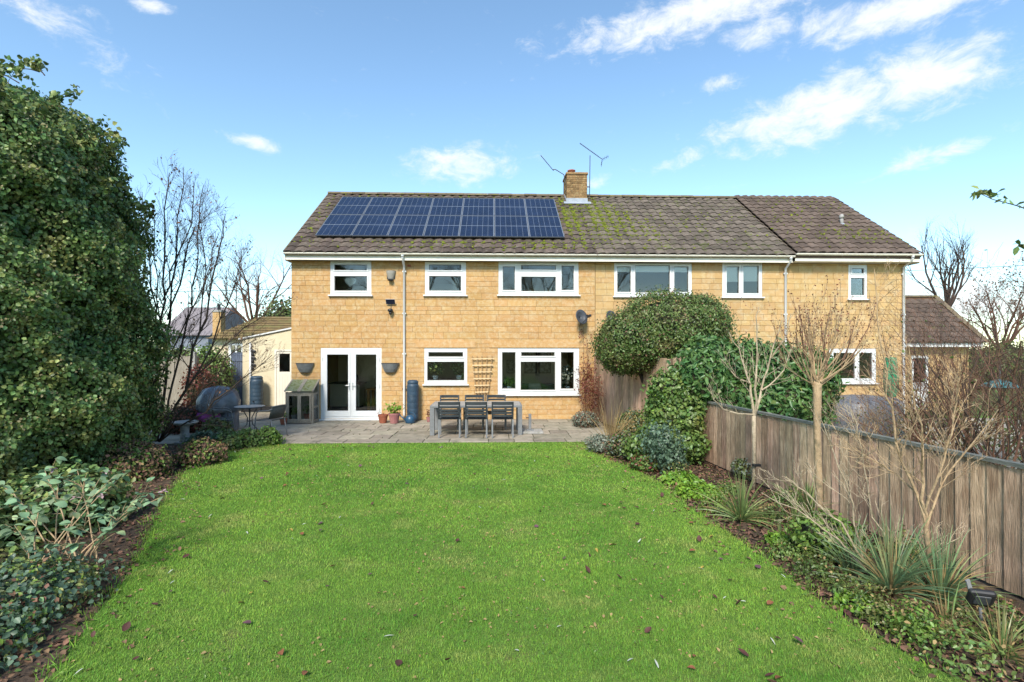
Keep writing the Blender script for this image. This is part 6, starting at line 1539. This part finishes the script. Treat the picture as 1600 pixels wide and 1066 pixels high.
np_object('grass', np.vstack(Vs), np.vstack(Fs), GRASS, label='short bright green lawn grass', cat='grass', kind='stuff')
def litter(name, n, x0, x1, y0, y1, size, mat, label, seed, cond):
    x, y, g = scatter(n, x0, x1, y0, y1, seed); k = cond(x, y); x, y = x[k], y[k]
    p = np.stack([x, y, g.uniform(.0, .018, len(x))], 1); V, F = leaf_arrays(p, np.tile((0, 0, 1.0), (len(x), 1)), size, aspect=.6, jit=.35, droop=0, seed=seed, fold=.5)
    V[:, 2] = np.maximum(V[:, 2], -.006)
    np_object(name, V, F, mat, label=label, cat='litter', kind='stuff')
notlawn = lambda x, y: ~inside(x, y, LAWN)
litter('leaf_litter', 9000, 1.9, 4.4, 2, 11.5, .055, L_BROWN, 'dead leaves covering the fence border soil', 401, lambda x, y: notlawn(x, y) & (x < 4.0+.09*(9.75-y)))
litter('leaf_litter', 7500, -7.5, -2.4, 2, 11.5, .055, L_BROWN, 'dead leaves covering the hedge border soil', 402, notlawn)
litter('border_weeds', 2600, -7.5, -2.4, 2, 11.5, .045, L_IVYG, 'scattered low weeds in the hedge border', 403, notlawn)
litter('border_weeds', 1500, 1.9, 4.4, 2, 11.5, .045, L_BOX, 'scattered low weeds in the fence border', 404, lambda x, y: notlawn(x, y) & (x < 3.9+.09*(9.75-y)))
def edge_band(x, y, w=.55):
    near = np.zeros(len(x), dtype=bool)
    for a, b in zip(LAWN, LAWN[1:]+LAWN[:1]):
        if min(a[1], b[1]) < 1.5 or (a[1] > 11.6 and b[1] > 11.6): continue
        dx, dy = b[0]-a[0], b[1]-a[1]; t = np.clip(((x-a[0])*dx+(y-a[1])*dy)/(dx*dx+dy*dy), 0, 1)
        near |= np.hypot(x-a[0]-t*dx, y-a[1]-t*dy) < w*(.4+.6*np.abs(np.sin(x*3)*np.cos(y*2.3)))
    return near
litter('edge_litter', 16000, -6, 4, 2.2, 11.6, .05, L_BROWN, 'dead leaves spilling from the borders onto the lawn edge', 412, lambda x, y: edge_band(x, y) & (NR.random(len(x)) < .22))
litter('edge_weeds', 16000, -6, 4, 2.2, 11.6, .04, L_BOX, 'weeds creeping over the border edges', 413, lambda x, y: edge_band(x, y, .45) & (NR.random(len(x)) < .3))
patch = lambda x, y: inside(x, y, LAWN) & (np.sin(x*2.3+np.sin(y*1.7)*2)*np.sin(y*1.9+np.sin(x*2.9)) > .25)
litter('lawn_clover', 9000, -5, 3.6, 2.4, 11.6, .022, L_IVYG, 'patches of clover and moss among the lawn grass', 407, patch)
litter('lawn_thatch', 5000, -5.2, 3.8, 2.4, 11.6, .030, STRAW, 'bits of dry thatch lying in the lawn', 408, lambda x, y: inside(x, y, LAWN) & (np.sin(x*1.3+1)*np.sin(y*1.1+2) > -.2))
# longer grass creeping over the lawn edges
R = random.Random(405); m = MB()
for k in range(len(LAWN)):
    a, b = Vector(LAWN[k]), Vector(LAWN[(k+1) % len(LAWN)])
    if min(a.y, b.y) < 1.5 or (a.y > 11.6 and b.y > 11.6): continue
    for _ in range(int((b-a).length*34)):
        q = a.lerp(b, R.random()); blades(m, (q.x+R.gauss(0, .05), q.y+R.gauss(0, .05), -.008), 3, .085, .005, .7, R, None, 3)
m.build('edge_grass', GRASS, label='longer grass tufts along the lawn edge', cat='grass', kind='stuff')
kinds = [('curled dark brown fallen leaf lying on the lawn', M('dark_fallen_leaf', (.085, .032, .024), (.06, .024, .02), 30, .7), .075, .75, -.35), ('flat russet fallen leaf lying on the lawn', M('russet_fallen_leaf', (.22, .085, .035), (.16, .06, .03), 30, .7), .065, .8, .1),
         ('narrow pale silvery fallen leaf on the lawn', M('pale_fallen_leaf', (.42, .44, .38), (.34, .36, .30), 30, .6), .075, .2, .1), ('purple brown fallen leaf lying on the lawn', M('purple_fallen_leaf', (.12, .05, .07), (.09, .045, .05), 30, .6), .07, .85, -.2), ('yellowing fallen leaf lying on the lawn', M('yellow_fallen_leaf', (.34, .27, .05), (.28, .18, .04), 30, .7), .06, .5, .2)]
FM = [[leaf_mesh('fallen_leaf', mt, L*s, asp, .45, cu) for s in (.6, .8, 1.0)] for _, mt, L, asp, cu in kinds]
cnt = 0; R = random.Random(406)
named = [(697, 1038, 0), (1170, 1032, 0), (972, 908, 0), (713, 850, 0), (192, 992, 0), (208, 1038, 0), (515, 920, 3), (372, 947, 1), (845, 803, 3), (954, 855, 1), (650, 965, 0), (130, 1050, 2), (1130, 940, 2), (870, 985, 2), (600, 1000, 2), (1328, 968, 0), (1255, 1010, 3), (473, 839, 1), (448, 760, 1), (466, 759, 1), (395, 930, 4)]
while cnt < 230:
    if cnt < len(named): q = G(named[cnt][0], named[cnt][1]); x, y, k = q.x, q.y, named[cnt][2]
    else:
        x, y = R.uniform(-5, 4), 2.6+9.0*R.random()**1.35
        if R.random() < .45: x = x*.35+(-3.4 if R.random() < .5 else 2.6)*(.5+y/14)
        k = R.choices(range(5), (3, 2.2, 4, 1.6, 1))[0]
        if not inside(np.array([x]), np.array([y]), LAWN)[0]: continue
    me = R.choice(FM[k]); o = bpy.data.objects.new('fallen_leaf', me); COL.objects.link(o); o.location = (x, y, .026); o.rotation_euler = (R.gauss(0, .25), R.gauss(0, .25), R.uniform(0, 6.28))
    tag(o, kinds[k][0], 'leaf', 'fallen leaves on the lawn: '+kinds[k][0].split(' fallen')[0]); cnt += 1
# moss and weeds growing in the patio joints
x, y, g = scatter(1600, -9, 2.7, PY0, 15.3, 410); y = np.round((y-PY0)/.55)*.55+PY0+g.normal(0, .02, len(y)); k = (y > PY0) & (y < 15.35) & (g.uniform(0, 1, len(y)) < .4+.5*(np.sin(x*2.1)*np.sin(y*3) > .2)); p = np.stack([x[k], y[k], np.full(k.sum(), .018)], 1)
V, F = leaf_arrays(p, np.tile((0, 0, 1.0), (len(p), 1)), .035, jit=.6, seed=411); np_object('joint_weeds', V, F, L_BUSH, label='tiny weeds growing in the patio joints', cat='weeds', kind='stuff')
